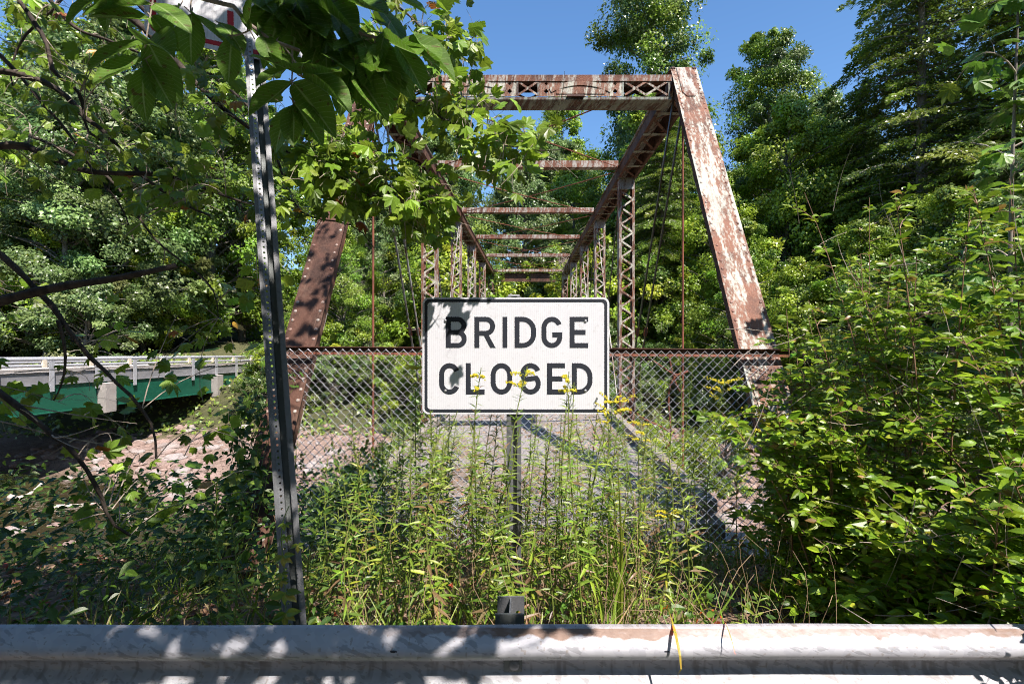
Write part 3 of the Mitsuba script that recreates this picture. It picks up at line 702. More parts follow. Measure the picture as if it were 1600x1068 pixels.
def leaf_lobed(droop=0.3, deep=1.0, teeth=True):
    """five lobed plane / maple leaf, length about 1"""
    lob = [(-150, .34), (-128, .50), (-108, .66), (-92, .60), (-74, .72), (-60, .66 / deep), (-50, .80), (-36, .98), (-27, .84), (-17, .72 / deep), (-8, .90), (0, 1.10)]
    ang = [a for a, _ in lob] + [-a for a, _ in lob[-2::-1]]; rad = [r for _, r in lob] + [r for _, r in lob[-2::-1]]
    c = np.array([0.36, 0.0])
    pts = np.array([[c[0] + r * .62 * math.cos(math.radians(a)), r * .72 * math.sin(math.radians(a))] for a, r in zip(ang, rad)])
    pts = np.vstack([pts, [[0.12, 0.0]]])
    P2 = np.vstack([[c], pts]); r2 = np.hypot(*(P2 - c).T)
    z = -droop * r2 ** 2 * 1.3 + 0.10 * np.abs(np.sin(np.arctan2(P2[:, 1], P2[:, 0] - c[0]) * 2.5)) * r2
    v = np.column_stack([P2, z]); n = len(pts)
    f = np.array([[0, 1 + i, 1 + (i + 1) % n] for i in range(n)])
    return v, f
def leaf_big(fold=0.16, curl=0.2, seed=0):
    """large pinnate leaflet with a fine mesh, so that its veins and waves show"""
    n, m = 14, 4
    t = np.linspace(0, 1, n + 1); w = np.sin(np.pi * t ** 0.92) ** 0.80 * 0.262 * (1 - .12 * t); w[-1] = 0; w[0] = 0.004
    s = np.linspace(-1, 1, 2 * m + 1)
    X = t[:, None] + 0.10 * np.abs(s)[None, :] * np.sin(np.pi * t)[:, None] * .6; Y = s[None, :] * w[:, None]
    Z = -curl * t[:, None] ** 2 + np.abs(Y) * fold * 2 + 0.007 * np.sin(t[:, None] * 62) * np.abs(s)[None, :] + 0.02 * np.sin(t * 5 + seed)[:, None] * s[None, :]
    v = np.stack(np.broadcast_arrays(X, Y, Z), -1).reshape(-1, 3); k = 2 * m + 1
    i, j = np.meshgrid(np.arange(n), np.arange(2 * m), indexing='ij')
    q = np.stack([i * k + j, (i + 1) * k + j, (i + 1) * k + j + 1, i * k + j + 1], -1).reshape(-1, 4)
    return v, np.vstack([q[:, [0, 1, 2]], q[:, [0, 2, 3]]])

def mats(pos, dirv, nor, size):
    """N x 4 x 4 from positions, blade directions, face normals and sizes"""
    pos, d, n = (np.asarray(a, float) for a in (pos, dirv, nor)); size = np.broadcast_to(np.asarray(size, float), (len(pos),))
    d = d / (np.linalg.norm(d, axis=1, keepdims=True) + 1e-9)
    s = np.cross(n, d); s /= (np.linalg.norm(s, axis=1, keepdims=True) + 1e-9); n = np.cross(d, s)
    M = np.zeros((len(pos), 4, 4)); M[:, :3, 0], M[:, :3, 1], M[:, :3, 2] = d * size[:, None], s * size[:, None], n * size[:, None]
    M[:, :3, 3] = pos; M[:, 3, 3] = 1
    return M
def scatter(base, M, col):
    """all copies of one leaf as arrays (vertices, faces, colours)"""
    v, f = base; N_ = len(M)
    V = np.einsum('nij,vj->nvi', M[:, :3, :3], v) + M[:, None, :3, 3]
    F = f[None] + (np.arange(N_) * len(v))[:, None, None]
    return V.reshape(-1, 3), F.reshape(-1, 3), np.repeat(col, len(v), 0)
def join(parts):
    V, F, C, n = [], [], [], 0
    for v, f, c in parts: V.append(v); F.append(f + n); C.append(c); n += len(v)
    return np.vstack(V), np.vstack(F), np.vstack(C)
def put_stuff(key, parts, bsdf='leaf', text=None):
    v, f, c = join(parts); scene[key] = cply((v, f), bsdf, c)
    if '__' in key or text: tag(key, text, kind='stuff' if '__' in key else None)
def palette(cols, N_, jit=0.18, w=None, r=None):
    r = r or rng
    c = np.array(cols, float)[r.choice(len(cols), N_, p=w)]
    return np.clip(c * (1 + r.normal(0, jit, (N_, 1))) * (1 + r.normal(0, 0.06, (N_, 3))), 0.004, 0.9)

_leafply = {}
def leaf_parts(thing, bases, M, which, cols, keep=300, minpx=10, size=0.05, rest='foliage', bsdf='leaf', ncol=5):
    """the leaves that show largest become parts of their own; the remainder is joined"""
    P = M[:, :3, 3]; d = np.maximum(P[:, 1], 0.05)
    sz = np.linalg.norm(M[:, :3, 0], axis=1)
    pxs = sz / d * 750; X = 825 + P[:, 0] / d * 750; Y = 521 - (P[:, 2] - EYE) / d * 750
    inside = (P[:, 1] > 0.2) & (X > -30) & (X < 1630) & (Y > -30) & (Y < 990)
    score = np.where(inside & (pxs > minpx), pxs, 0)
    order = np.argsort(-score); pick = [i for i in order[:keep] if score[i] > 0]
    mask = np.ones(len(M), bool); mask[pick] = False
    cc = cols
    for i in pick:
        ck = (thing, int(which[i]), i % ncol)
        if ck not in _leafply:
            _leafply[ck] = cply(bases[which[i]], bsdf, np.repeat(cc[i][None], len(bases[which[i]][0]), 0))
        scene[numbered(thing + '__leaf')] = {**_leafply[ck], 'to_world': T(M[i])}
    parts = []
    for b in range(len(bases)):
        m = mask & (which == b)
        if m.any(): parts.append(scatter(bases[b], M[m], cc[m]))
    if parts: put_stuff(thing + '__' + rest, parts, bsdf)
unit = lambda a: a / (np.linalg.norm(a, axis=-1, keepdims=True) + 1e-9)
OV = [leaf_ovate(0.52, f_, c_, t_) for f_, c_, t_ in ((.22, .15, 1.0), (.10, .35, 1.1), (.35, .05, .95), (.16, -.12, 1.0))]
LN = [leaf_ovate(0.17, .25, c_, 0.9, 5) for c_ in (.2, .5, .05)]
LB = [leaf_lobed(d_, e_) for d_, e_ in ((.35, 1.0), (.7, 1.1), (.1, 1.0), (1.1, 1.05))]
BG = [leaf_big(f_, c_, s_) for f_, c_, s_ in ((.16, .12, 0), (.05, .3, 2), (.28, -.05, 4), (.45, .2, 1))]

# ------------------------------------------------------------------ background trees (prototypes, then one instance per tree)
KITE = (np.array([[0, 0, 0], [.45, .30, .05], [.45, -.30, .05], [1, 0, -.12]], float), np.array([[0, 2, 1], [1, 2, 3]]))
def broadleaf(key, seed, h, rad, nclump, per, size, cols, w=None, base=0.12, droop=0.0, round_=0.8, bark='bark_far', top=.10):
    r = np.random.default_rng(seed)
    tr = MB(); lean = r.normal(0, .03, 2)
    zz = np.linspace(-0.5, h * .92, 12); tp = np.stack([lean[0] * zz + .12 * np.sin(zz * .5 + seed), lean[1] * zz + .12 * np.cos(zz * .6), zz], 1)
    r0 = h * 0.013 + .03; tr.tube(tp, np.linspace(r0, .02, 12), 7)
    C, Rr = [], []
    for k in range(nclump):
        t = base + (1 - base) * r.random() ** 0.85
        z = h * t
        prof_ = np.interp(t, [base, base + .12, .45, .8, 1.0], [.45, .85, 1.0, .62 + top * .5, top]) * rad
        a = r.uniform(0, 2 * np.pi); rr = prof_ * (0.30 + 0.70 * r.random() ** round_)
        c = np.array([lean[0] * z + rr * math.cos(a), lean[1] * z + rr * math.sin(a), z + r.normal(0, .3)])
        C.append(c); Rr.append((0.45 + .85 * r.random() ** 1.4) * (h / 18) ** .6 * (.7 if t > .85 else 1))
        if k % 2 == 0 or rr > .7 * prof_:
            st_ = np.array([lean[0] * z, lean[1] * z, max(0.5, z - rr * .45)])
            tr.tube(spline([st_, (st_ + c) / 2 + [0, 0, .12 * rr], c], 5), np.linspace(.016 * rr + .015, .008, 5), 4)
    C, Rr = np.array(C), np.array(Rr)
    ci = np.repeat(np.arange(nclump), per)
    off = r.normal(0, 1, (len(ci), 3)); off = unit(off) * (r.random((len(ci), 1)) ** .45) * [1.0, 1.0, .78]
    pos = C[ci] + off * Rr[ci][:, None]
    pos[:, 2] -= droop * (off[:, 0] ** 2 + off[:, 1] ** 2) * Rr[ci]
    outw = unit(np.column_stack([pos[:, 0], pos[:, 1], 0 * pos[:, 0]]))
    nor = unit(outw * .75 + [0, 0, .72] + r.normal(0, .42, pos.shape))
    d = unit(outw * .8 + r.normal(0, .7, pos.shape) + [0, 0, -.5 - droop])
    M = mats(pos, d, nor, size * r.uniform(.65, 1.25, len(pos)))
    clumpc = palette(cols, nclump, .16, w, r)[ci]
    col = np.clip(clumpc * (1 + r.normal(0, .22, (len(ci), 1))), .004, .6)
    v, f, c = scatter(KITE, M, col)
    tv, tf = tr.mesh()
    scene[key] = {'type': 'shapegroup', 'trunk': mikit.ply(trimesh.Trimesh(tv, tf, process=False), bark, smooth=True),
                  'crown': cply((v, f), 'leaf_far', c)}
def hemlock(key, seed, h, rad, cols, n_whorl=74):
    r = np.random.default_rng(seed); tr = MB()
    zz = np.linspace(-.5, h, 10); tr.tube(np.stack([0 * zz, 0 * zz, zz], 1), np.linspace(h * .012 + .05, .02, 10), 7)
    pos, dd, nn_, ss, cc = [], [], [], [], []
    for k in range(n_whorl):
        z = h * (0.06 + .93 * (k + r.random()) / n_whorl)
        L_ = rad * (1 - (z / h) ** 2.3) * r.uniform(.7, 1.12) + .35
        for b in range(5):
            a = r.uniform(0, 2 * np.pi); dirh = np.array([math.cos(a), math.sin(a), 0]); sideh = np.array([-dirh[1], dirh[0], 0])
            l = L_ * r.uniform(.55, 1.1); rise = r.uniform(.05, .25)
            path = lambda t: np.array([0, 0, z]) + dirh * (l * t)[:, None] + np.array([0, 0, 1.0]) * (l * (rise * t - .42 * t ** 2))[:, None]
            tt = np.linspace(0, 1, 5); tr.tube(path(tt), np.linspace(.02 * l ** .7 + .008, .006, 5), 4)
            n = int(120 * l); t = r.random(n) ** .7; side = r.choice([-1, 1], n)
            wid = (0.34 * l) * (1.05 - t) ** .8 * r.random(n)
            p = path(t) + sideh * (side * wid)[:, None] + np.array([0, 0, 1.0]) * (-.18 * wid + r.normal(0, .05, n))[:, None]
            pos.append(p); dd.append(dirh * .75 + sideh * (side * .65)[:, None] + r.normal(0, .38, (n, 3)) + [0, 0, -.22])
            nn_.append(np.array([0, 0, .8]) + dirh * .5 + r.normal(0, .4, (n, 3))); ss.append(r.uniform(.10, .20, n))
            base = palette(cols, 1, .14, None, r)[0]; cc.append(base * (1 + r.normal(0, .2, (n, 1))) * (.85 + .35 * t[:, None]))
    SP = (np.array([[0, 0, 0], [.4, .24, 0], [.4, -.24, 0], [1, 0, -.08]], float), np.array([[0, 2, 1], [1, 2, 3]]))
    M = mats(np.vstack(pos), np.vstack(dd), np.vstack(nn_), np.concatenate(ss))
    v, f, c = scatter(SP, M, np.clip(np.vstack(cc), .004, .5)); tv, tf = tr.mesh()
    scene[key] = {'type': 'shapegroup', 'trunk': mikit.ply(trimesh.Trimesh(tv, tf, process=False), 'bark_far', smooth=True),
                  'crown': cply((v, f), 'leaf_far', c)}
GREEN = [(.155, .25, .022), (.20, .305, .028), (.12, .20, .024)]
LIGHT = [(.27, .365, .030), (.32, .41, .036), (.205, .30, .028)]
BLUE = [(.145, .225, .065), (.19, .27, .090), (.12, .185, .054)]
broadleaf('proto_green', 11, 18, 5.2, 170, 320, .215, GREEN, base=.04)
broadleaf('proto_light', 12, 15, 4.6, 150, 310, .21, LIGHT, base=.04)
broadleaf('proto_blue', 13, 18, 5.6, 170, 310, .225, BLUE, base=.04)
broadleaf('proto_tall', 14, 28, 4.2, 180, 300, .24, GREEN + [(.085, .14, .03)], base=.2, droop=.35, top=.42)
broadleaf('proto_thin', 15, 20, 4.0, 100, 290, .22, LIGHT + GREEN, base=.25, droop=.2)
broadleaf('proto_brush', 16, 4.2, 2.6, 95, 190, .13, LIGHT + GREEN, base=.04)
broadleaf('proto_pale_brush', 17, 3.6, 2.4, 95, 190, .12, BLUE + [(.10, .16, .04)], base=.04)
hemlock('proto_hemlock', 18, 24, 5.6, [(.135, .20, .022), (.185, .255, .028), (.095, .15, .022)])

def region(px): return 'left of the leaning sign post' if px < 430 else 'between the leaning post and the road sign' if px < 660 else 'framed by the old truss' if px < 990 else 'right of the truss' if px < 1215 else 'above the bushes at right'
def tree(proto, name, x, y, s, label, cat='tree', group=None, sink=0.0, sz=1.0, z=None):
    if -29.5 < x < -14.5 and 6 < y < 54: return          # the girder bridge and its road stand there
    key = numbered(name)
    M = T().translate([x, y, (float(H(x, y)) if z is None else z) - sink]) @ T().rotate([0, 0, 1], float(rng.uniform(0, 360))) @ T().scale([s, s, s * sz])
    scene[key] = {'type': 'instance', 'shapegroup': {'type': 'ref', 'id': proto}, 'to_world': M}
    tag(key, label, cat, group); return key
col = lambda px, y: (px - 825) / 750 * y
# the wood on the far bank, behind the old bridge and to the left
rows_ = [(34, 13, .85), (41, 14, 1.05), (50, 14, 1.2), (63, 15, 1.32)]
for ry, n, s in rows_:
    for k in range(n):
        px = np.interp((k + .5) / n, [0, 1], [-330, 1900]) + rng.uniform(-50, 50)
        y = ry + rng.uniform(-3, 3); x = col(px, y)
        if ry < 40 and 690 < px < 960: continue
        sc_ = s * rng.uniform(.85, 1.12)
        if ry > 50 and 640 < px < 960: sc_ *= 1.0
        if px > 1140 and px < 1330 and ry > 50: sc_ *= .75
        if px < 560: sc_ *= 1.42
        proto = rng.choice(['proto_green', 'proto_light', 'proto_blue', 'proto_thin'], p=[.40, .22, .30, .08])
        kd = {'proto_green': 'mid green', 'proto_light': 'yellow green', 'proto_blue': 'grey green', 'proto_thin': 'thin crowned'}[str(proto)]
        tree(proto, 'broadleaf_tree', x, y, sc_, f'{kd} broadleaf tree of the far wood, {region(px)}', group=f'{kd} trees of the far wood {region(px)}')
# trees with a look of their own
tree('proto_tall', 'tall_tree', col(1022, 40), 40, 1.22, 'tall dark broadleaf tree rising behind the portal, right of centre', sz=1.0)
tree('proto_hemlock', 'hemlock_tree', col(1035, 33), 33, .80, 'feathery evergreen in front of the tall dark tree behind the portal')
tree('proto_tall', 'tall_tree', col(1212, 42), 42, 1.02, 'tall slender tree against the blue sky right of the right end post', sz=1.0)
tree('proto_light', 'slender_tree', col(1225, 34), 34, 1.20, 'yellowish green tree below the slender tall tree on the right')
tree('proto_hemlock', 'hemlock_tree', col(1440, 27), 27, 1.35, 'big feathery evergreen filling the upper right sky')
tree('proto_hemlock', 'hemlock_tree', col(1350, 31), 31, .78, 'smaller evergreen just left of the big feathery one')
tree('proto_hemlock', 'hemlock_tree', col(985, 44), 44, .85, 'dark evergreen seen through the truss right of centre')
tree('proto_thin', 'slender_tree', col(895, 75), 75, 1.75, 'distant pale treetop showing above the portal right of centre')
tree('proto_light', 'bank_tree', col(225, 40), 40, .95, 'bright yellow green tree behind the green girder bridge')
tree('proto_blue', 'bank_tree', col(60, 42), 42, 1.25, 'tall grey green tree at far left behind the girder bridge')
tree('proto_green', 'bank_tree', col(480, 32), 32, .8, 'deep green tree right of the far end of the girder bridge')
for px, y, s, pr, lab in ((1160, 25, .60, 'proto_green', 'mid green tree just right of the right end post'), (1250, 22, .55, 'proto_light', 'light green tree right of the end post above the bushes'),
                          (1120, 30, .75, 'proto_light', 'yellow green tree behind the eyebars of the right truss'), (1340, 20, .55, 'proto_green', 'dark tree over the bushes at right'),
                          (1480, 18, .60, 'proto_green', 'dark shaded tree behind the maple sapling'), (1640, 17, .65, 'proto_blue', 'dark tree at the right edge'),
                          (540, 29, .55, 'proto_green', 'green tree left of the road closure sign beyond the river'), (610, 34, .6, 'proto_blue', 'grey green tree between the left hangers')):
    tree(pr, 'riverside_tree', col(px, y), y, s, lab)
tree('proto_hemlock', 'hemlock_tree', col(1610, 24), 24, 1.15, 'evergreen at the far right edge of the sky')
tree('proto_blue', 'bank_tree', col(140, 37), 37, 1.55, 'big grey green tree left of centre in the upper left')
tree('proto_green', 'bank_tree', col(330, 47), 47, 1.75, 'tallest green tree left of the leaning post')
# brush along the far water's edge and on the near bank at the left of the fence
for k in range(34):
    px = np.interp(k, [0, 33], [-60, 1330]) + rng.uniform(-15, 15); y = rng.uniform(24.5, 29)
    tree('proto_brush' if rng.random() < .6 else 'proto_pale_brush', 'bank_shrub', col(px, y), y, rng.uniform(.25, .38) if px < 430 else rng.uniform(.7, 1.15), f'low shrub on the far river bank, {region(px)}', 'shrub', f'shrubs along the far bank {region(px)}')
for px, y, s, lab in ((452, 9.0, .58, 'leafy shrub by the left end of the fence'), (520, 10.0, .80, 'tallest pale leafy shrub behind the fence, left of the sign'), (600, 12.0, .80, 'leafy shrub behind the fence between the left hangers'), (645, 15.5, .70, 'leafy shrub beside the left kerb of the old deck'),
                      (1000, 15.5, .60, 'low shrub by the right kerb of the old deck'), (1062, 14.0, .62, 'shrub below the bent rods right of the sign'), (1130, 17.0, .60, 'shrub behind the fence near the right end post'), (590, 7.6, .35, 'small shrub close behind the fence at its lower left')):
    tree('proto_pale_brush' if px < 900 else 'proto_brush', 'fence_shrub', col(px, y), y, s, lab, 'shrub', sink=.2, z=None)
for k in range(30):
    px = np.interp(k, [0, 29], [-160, 1560]) + rng.uniform(-25, 25); y = rng.uniform(31, 38)
    if 720 < px < 940: y = rng.uniform(40, 44)
    tree(rng.choice(['proto_brush', 'proto_pale_brush'], p=[.65, .35]), 'understory_tree', col(px, y), y, rng.uniform(1.3, 2.1), f'small tree fronting the far wood, {region(px)}', 'tree', f'small trees at the front of the far wood {region(px)}')
for x, y, s in ((-13.6, 26.0, .85), (-12.8, 28.5, 1.0), (-14.2, 29.5, .9), (-11.2, 27.0, .8), (-10.0, 29.0, .95)):
    tree('proto_brush' if y > 28 else 'proto_pale_brush', 'bank_shrub', x, y, s, 'shrub on the bank beside the far end of the girder bridge', 'shrub', 'shrubs beside the far end of the girder bridge')
# the wood on the camera's side of the road
for k in range(22):
    a = math.radians(np.interp(k, [0, 21], [150, 390])); rr = rng.uniform(17, 24); x, y = rr * math.cos(a) * 1.15, rr * math.sin(a)
    if y > -3: continue
    s_ = rng.uniform(.80, .98)
    key = f'roadside_wood__{k + 1:03d}'
    scene[key] = {'type': 'instance', 'shapegroup': {'type': 'ref', 'id': 'proto_green'}, 'to_world': T().translate([x, y, -.1]) @ T().rotate([0, 0, 1], float(rng.uniform(0, 360))) @ T().scale([s_ * 1.3, s_ * 1.3, s_])}
tag('roadside_wood', 'wood on the camera side of the road', 'wood', None, 'stuff')
# ------------------------------------------------------------------ near trees
NR = np.random.default_rng(21)
def sample_poly(poly, n, dlo, dhi, r):
    g = Polygon(poly); x0, y0, x1, y1 = g.bounds; out = []
    while len(out) < n:
        p = (r.uniform(x0, x1), r.uniform(y0, y1))
        if g.contains(Point(p)): out.append(W(p[0], p[1], r.uniform(dlo, dhi)))
    return np.array(out)
def grow(limbs, clumps, per, size, r, mb, twr=0.0035, droop=.25, reach=0.55, spread=.16):
    """twigs from the nearest limb to every clump, leaves along their outer part; returns leaf positions, directions, normals, sizes"""
    from scipy.spatial import cKDTree
    pts = np.vstack(limbs); tree_ = cKDTree(pts); pos, dr_, nn, ss = [], [], [], []
    for c in clumps:
        dist, j = tree_.query(c); a = pts[j]
        if dist > reach: a = c + (a - c) * reach / dist
        mid = (a + c) / 2 + r.normal(0, .12, 3) * dist * .5 + [0, 0, .06]
        path = spline([a, mid, c], 7); mb.tube(path, np.linspace(twr, twr * .4, 7), 4)
        tangent = unit(c - mid)
        for k in range(per):
            t = r.uniform(.35, 1.0); q = path[int(t * 6)]
            d = unit(tangent * .4 + r.normal(0, .75, 3) + [0, 0, -droop])
            s = size * r.uniform(.6, 1.25)
            p = q + d * size * .45 + r.normal(0, spread * .3, 3); mb.tube([q, (q + p) / 2 + [0, 0, .01], p], twr * .28, 3)
            pos.append(p); dr_.append(d); ss.append(s)
            nn.append(unit(np.array([.2, -.50, .75]) + r.normal(0, .40, 3)))
    return np.array(pos), np.array(dr_), np.array(nn), np.array(ss)

# plane tree whose trunk stands outside the frame at the left, its limbs reaching across
tag('plane_tree', 'lobed leaved tree reaching in from the left on dark crooked limbs', 'tree')
PX = lambda *q: np.array([W(a, b, d) for a, b, d in q])
trunk = np.array([[-5.0, 2.6, -1.2], [-4.9, 2.6, .6], [-4.7, 2.65, 2.0], [-4.5, 2.7, 3.6], [-4.3, 2.7, 5.5]])
MB().tube(spline(trunk, 14), np.linspace(.16, .07, 14), 10).put('plane_tree__trunk', 'bark_dark', smooth=True)
limbdef = [
    ([[-4.75, 2.6, 1.8]], [(0, 110, 2.6), (58, 124, 2.6), (94, 143, 2.6), (131, 180, 2.6), (164, 206, 2.6), (200, 250, 2.65), (260, 300, 2.7), (330, 330, 2.7)], .026, .006),
    ([[-4.6, 2.7, 3.1]], [(20, -20, 2.5), (75, 45, 2.5), (95, 85, 2.5), (104, 118, 2.5), (140, 145, 2.5), (150, 190, 2.5), (175, 222, 2.5)], .018, .006),
    ([[-4.8, 2.6, 1.5]], [(0, 237, 2.4), (45, 243, 2.4), (115, 275, 2.4), (170, 281, 2.4), (250, 285, 2.5), (330, 312, 2.5), (400, 332, 2.6)], .028, .006),
    ([[-4.85, 2.6, 1.1]], [(0, 405, 2.3), (45, 445, 2.3), (90, 500, 2.3), (125, 548, 2.3), (185, 612, 2.3), (215, 645, 2.3), (235, 720, 2.3)], .022, .005),
    ([[-4.9, 2.6, .9]], [(0, 618, 2.2), (57, 660, 2.2), (105, 700, 2.2), (150, 752, 2.2), (172, 805, 2.25), (215, 850, 2.3)], .024, .006),
    ([[-4.45, 2.7, 3.7]], [(60, -60, 2.7), (210, 40, 2.8), (330, 165, 2.8), (455, 250, 2.8), (520, 290, 2.8), (590, 312, 2.8), (640, 330, 2.8)], .024, .004),
    ([[-4.4, 2.7, 4.4]], [(200, -120, 3.0), (420, 20, 3.0), (560, 105, 2.9), (640, 165, 2.9), (720, 210, 2.9), (800, 240, 2.9), (870, 245, 2.9)], .024, .003),
    ([[-4.4, 2.7, 4.9]], [(300, -150, 3.0), (520, -20, 3.0), (640, 20, 2.9), (700, 70, 2.9), (750, 50, 2.9)], .020, .003),
    ([[-4.4, 2.7, 4.2]], [(150, -60, 3.3), (300, 90, 3.3), (420, 210, 3.2), (470, 330, 3.1), (530, 345, 3.0), (580, 385, 3.0)], .018, .003),
    ([[-4.4, 2.7, 4.0]], [(130, -30, 2.9), (85, 20, 2.9), (45, 60, 2.9), (30, 130, 2.9)], .014, .004),
    ([[-4.6, 2.7, 3.0]], [(-10, 78, 2.7), (35, 120, 2.7), (62, 152, 2.7), (100, 192, 2.7), (132, 238, 2.7), (182, 305, 2.7), (215, 372, 2.7)], .014, .003),
    ([[-4.4, 2.7, 4.1]], [(60, -30, 2.9), (115, 42, 2.9), (165, 62, 2.9), (240, 95, 2.9), (300, 120, 2.9)], .016, .004),
    ([[-4.7, 2.6, 2.0]], [(-20, 200, 3.0), (90, 235, 3.0), (180, 300, 3.0), (245, 390, 3.0), (300, 430, 3.0), (330, 500, 3.0)], .014, .003),
]
limbs = []
for a, b, r0, r1 in limbdef:
    p = spline(np.vstack([a, PX(*b)]), 46); p += np.cumsum(NR.normal(0, .0035, p.shape), 0); limbs.append(p)
    MB().tube(p, np.linspace(r0 * 1.5, r1, 46) * (1 + .12 * np.sin(np.arange(46) * 1.7)), 7).put(numbered('plane_tree__limb'), 'bark_dark', smooth=True)
p = spline(PX((-60, 485, 2.2), (20, 465, 2.2), (100, 447, 2.2), (160, 438, 2.2), (215, 428, 2.2), (276, 415, 2.25)), 20)
MB().tube(p, np.linspace(.026, .012, 20) * (1 + .08 * np.sin(np.arange(20) * 2.1)), 9).put('plane_tree__broken_limb', 'bark_dark', smooth=True)
tag('plane_tree__broken_limb', 'thick bare broken limb')
lower = spline(PX((90, 500, 2.3), (102, 560, 2.3), (96, 600, 2.3), (84, 625, 2.3)), 12); MB().tube(lower, np.linspace(.009, .003, 12), 5).put(numbered('plane_tree__limb'), 'bark_dark', smooth=True)
tw = MB()
for k in range(150):      # bare twigs
    l = limbs[NR.integers(len(limbs))]; a = l[NR.integers(8, 46)]; dv = NR.normal(0, 1, 3); dv[1] *= .5
    tw.tube(spline([a, a + dv * .10, a + dv * .2 + NR.normal(0, .05, 3) - [0, 0, .04]], 6), np.linspace(.0035, .0012, 6), 4)
R1 = [(565, 60), (640, -10), (690, -10), (700, 50), (750, 58), (752, 88), (712, 110), (775, 128), (775, 160), (850, 200), (840, 248), (775, 262), (820, 285), (805, 297), (720, 285), (700, 370), (640, 385), (600, 330), (540, 320), (480, 300), (450, 230), (520, 150)]
cl_r = sample_poly(R1, 165, 2.55, 3.1, NR)
cl_l = np.vstack([sample_poly([(0, 0), (430, 0), (450, 340), (380, 380), (200, 330), (0, 280)], 105, 2.2, 3.4, NR), sample_poly([(0, 440), (180, 520), (420, 560), (420, 680), (200, 680), (0, 660)], 20, 2.5, 3.4, NR),
                  sample_poly([(400, 190), (560, 180), (600, 330), (470, 400), (420, 560), (395, 480)], 22, 2.4, 3.1, NR), sample_poly([(0, 640), (420, 650), (440, 860), (0, 860)], 22, 2.3, 3.1, NR)])
A = grow(limbs, cl_r, 6, .097, NR, tw, .0035); Bv = grow(limbs + [lower], cl_l, 5, .078, NR, tw, .003)
tw.put('plane_tree__twig', 'twig_grey'); tag('plane_tree__twig', kind='stuff')
pos = np.vstack([A[0], Bv[0]]); n = len(pos)
M = mats(pos, np.vstack([A[1], Bv[1]]), np.vstack([A[2], Bv[2]]), np.r_[A[3], Bv[3]])
cols = palette([(.175, .275, .022), (.21, .315, .028), (.12, .21, .022)], n, .18, None, NR)
brown = NR.random(n) < .03; cols[brown] = palette([(.30, .11, .02), (.36, .20, .03)], int(brown.sum()), .2, None, NR)
leaf_parts('plane_tree', LB, M, NR.integers(0, 4, n), cols, 300, 10, ncol=9)

# hickory with large compound leaves close to the camera, its trunk beside the camera outside the frame
def bigleaf_col(c0, c1, cv):
    def fn(p, n, uv):
        v = dr.abs(uv.y)
        s = (uv.x - v * 0.16) * 13.0
        side = SS(0.10, 0.03, dr.abs(s - dr.floor(s) - 0.5)) * 0.55
        mid = SS(0.10, 0.04, v)
        c = MX(c0, c1, FB(uv.x * 7 + p.x * 9, uv.y * 3 + p.z * 9, 0, 3))
        c = MX(c, (0.10, 0.05, 0.02), SS(0.80, 0.84, N(p.x * 95, p.y * 95, p.z * 95)) * 0.7)
        return MX(c, cv, dr.maximum(side, mid) * 0.85)
    return mikit.proc(fn)
for nm, c in (('big_leaf', bigleaf_col((.080, .175, .018), (.125, .245, .022), (.25, .36, .12))), ):
    scene[nm] = {'type': 'blendbsdf', 'weight': 0.36,
                 'bsdf_0': {'type': 'twosided', 'nested_bsdf': {'type': 'principled', 'base_color': c, 'roughness': 0.5, 'specular': 0.35}},
                 'bsdf_1': {'type': 'principledthin', 'base_color': c, 'roughness': 0.7, 'diff_trans': 2.0}}
tag('hickory_tree', 'tree hanging big drooping compound leaves in front of the leaning sign', 'tree')
bigply = []
for v, f in BG:
    t = np.linspace(0, 1, 15); s = np.linspace(-1, 1, 9)
    uv = np.stack(np.broadcast_arrays(t[:, None], s[None, :]), -1).reshape(-1, 2)
    bigply.append(mikit.ply((v, f), 'big_leaf', smooth=True, uv=uv))
hb = MB()
hb_br = [spline(np.vstack([[[-1.2, .2, 3.4]], PX((250, -60, 1.35), (310, -2, 1.35), (365, 10, 1.32), (395, 45, 1.3), (440, 70, 1.3), (468, 79, 1.3))]), 24),
         spline(np.vstack([[[-1.1, .3, 3.5]], PX((330, -80, 1.45), (440, -20, 1.42), (520, 30, 1.40), (570, 55, 1.38), (612, 64, 1.36))]), 24),
         spline(np.vstack([[[-1.3, .2, 3.3]], PX((180, -90, 1.25), (228, -40, 1.2), (240, -8, 1.2))]), 12)]
for p, r_ in zip(hb_br, (.0085, .0075, .006)): MB().tube(p, np.linspace(.016, r_ * .55, len(p)), 6).put(numbered('hickory_tree__branch'), 'twig_grey', smooth=True)
htr = spline([[-1.9, -.9, -.3], [-1.85, -.8, 1.6], [-1.6, -.4, 2.9], [-1.3, 0, 3.6], [-.9, .3, 5.0], [-.6, .2, 6.5]], 16)
MB().tube(htr, np.linspace(.085, .035, 16), 9).put('hickory_tree__trunk', 'bark_dark', smooth=True)
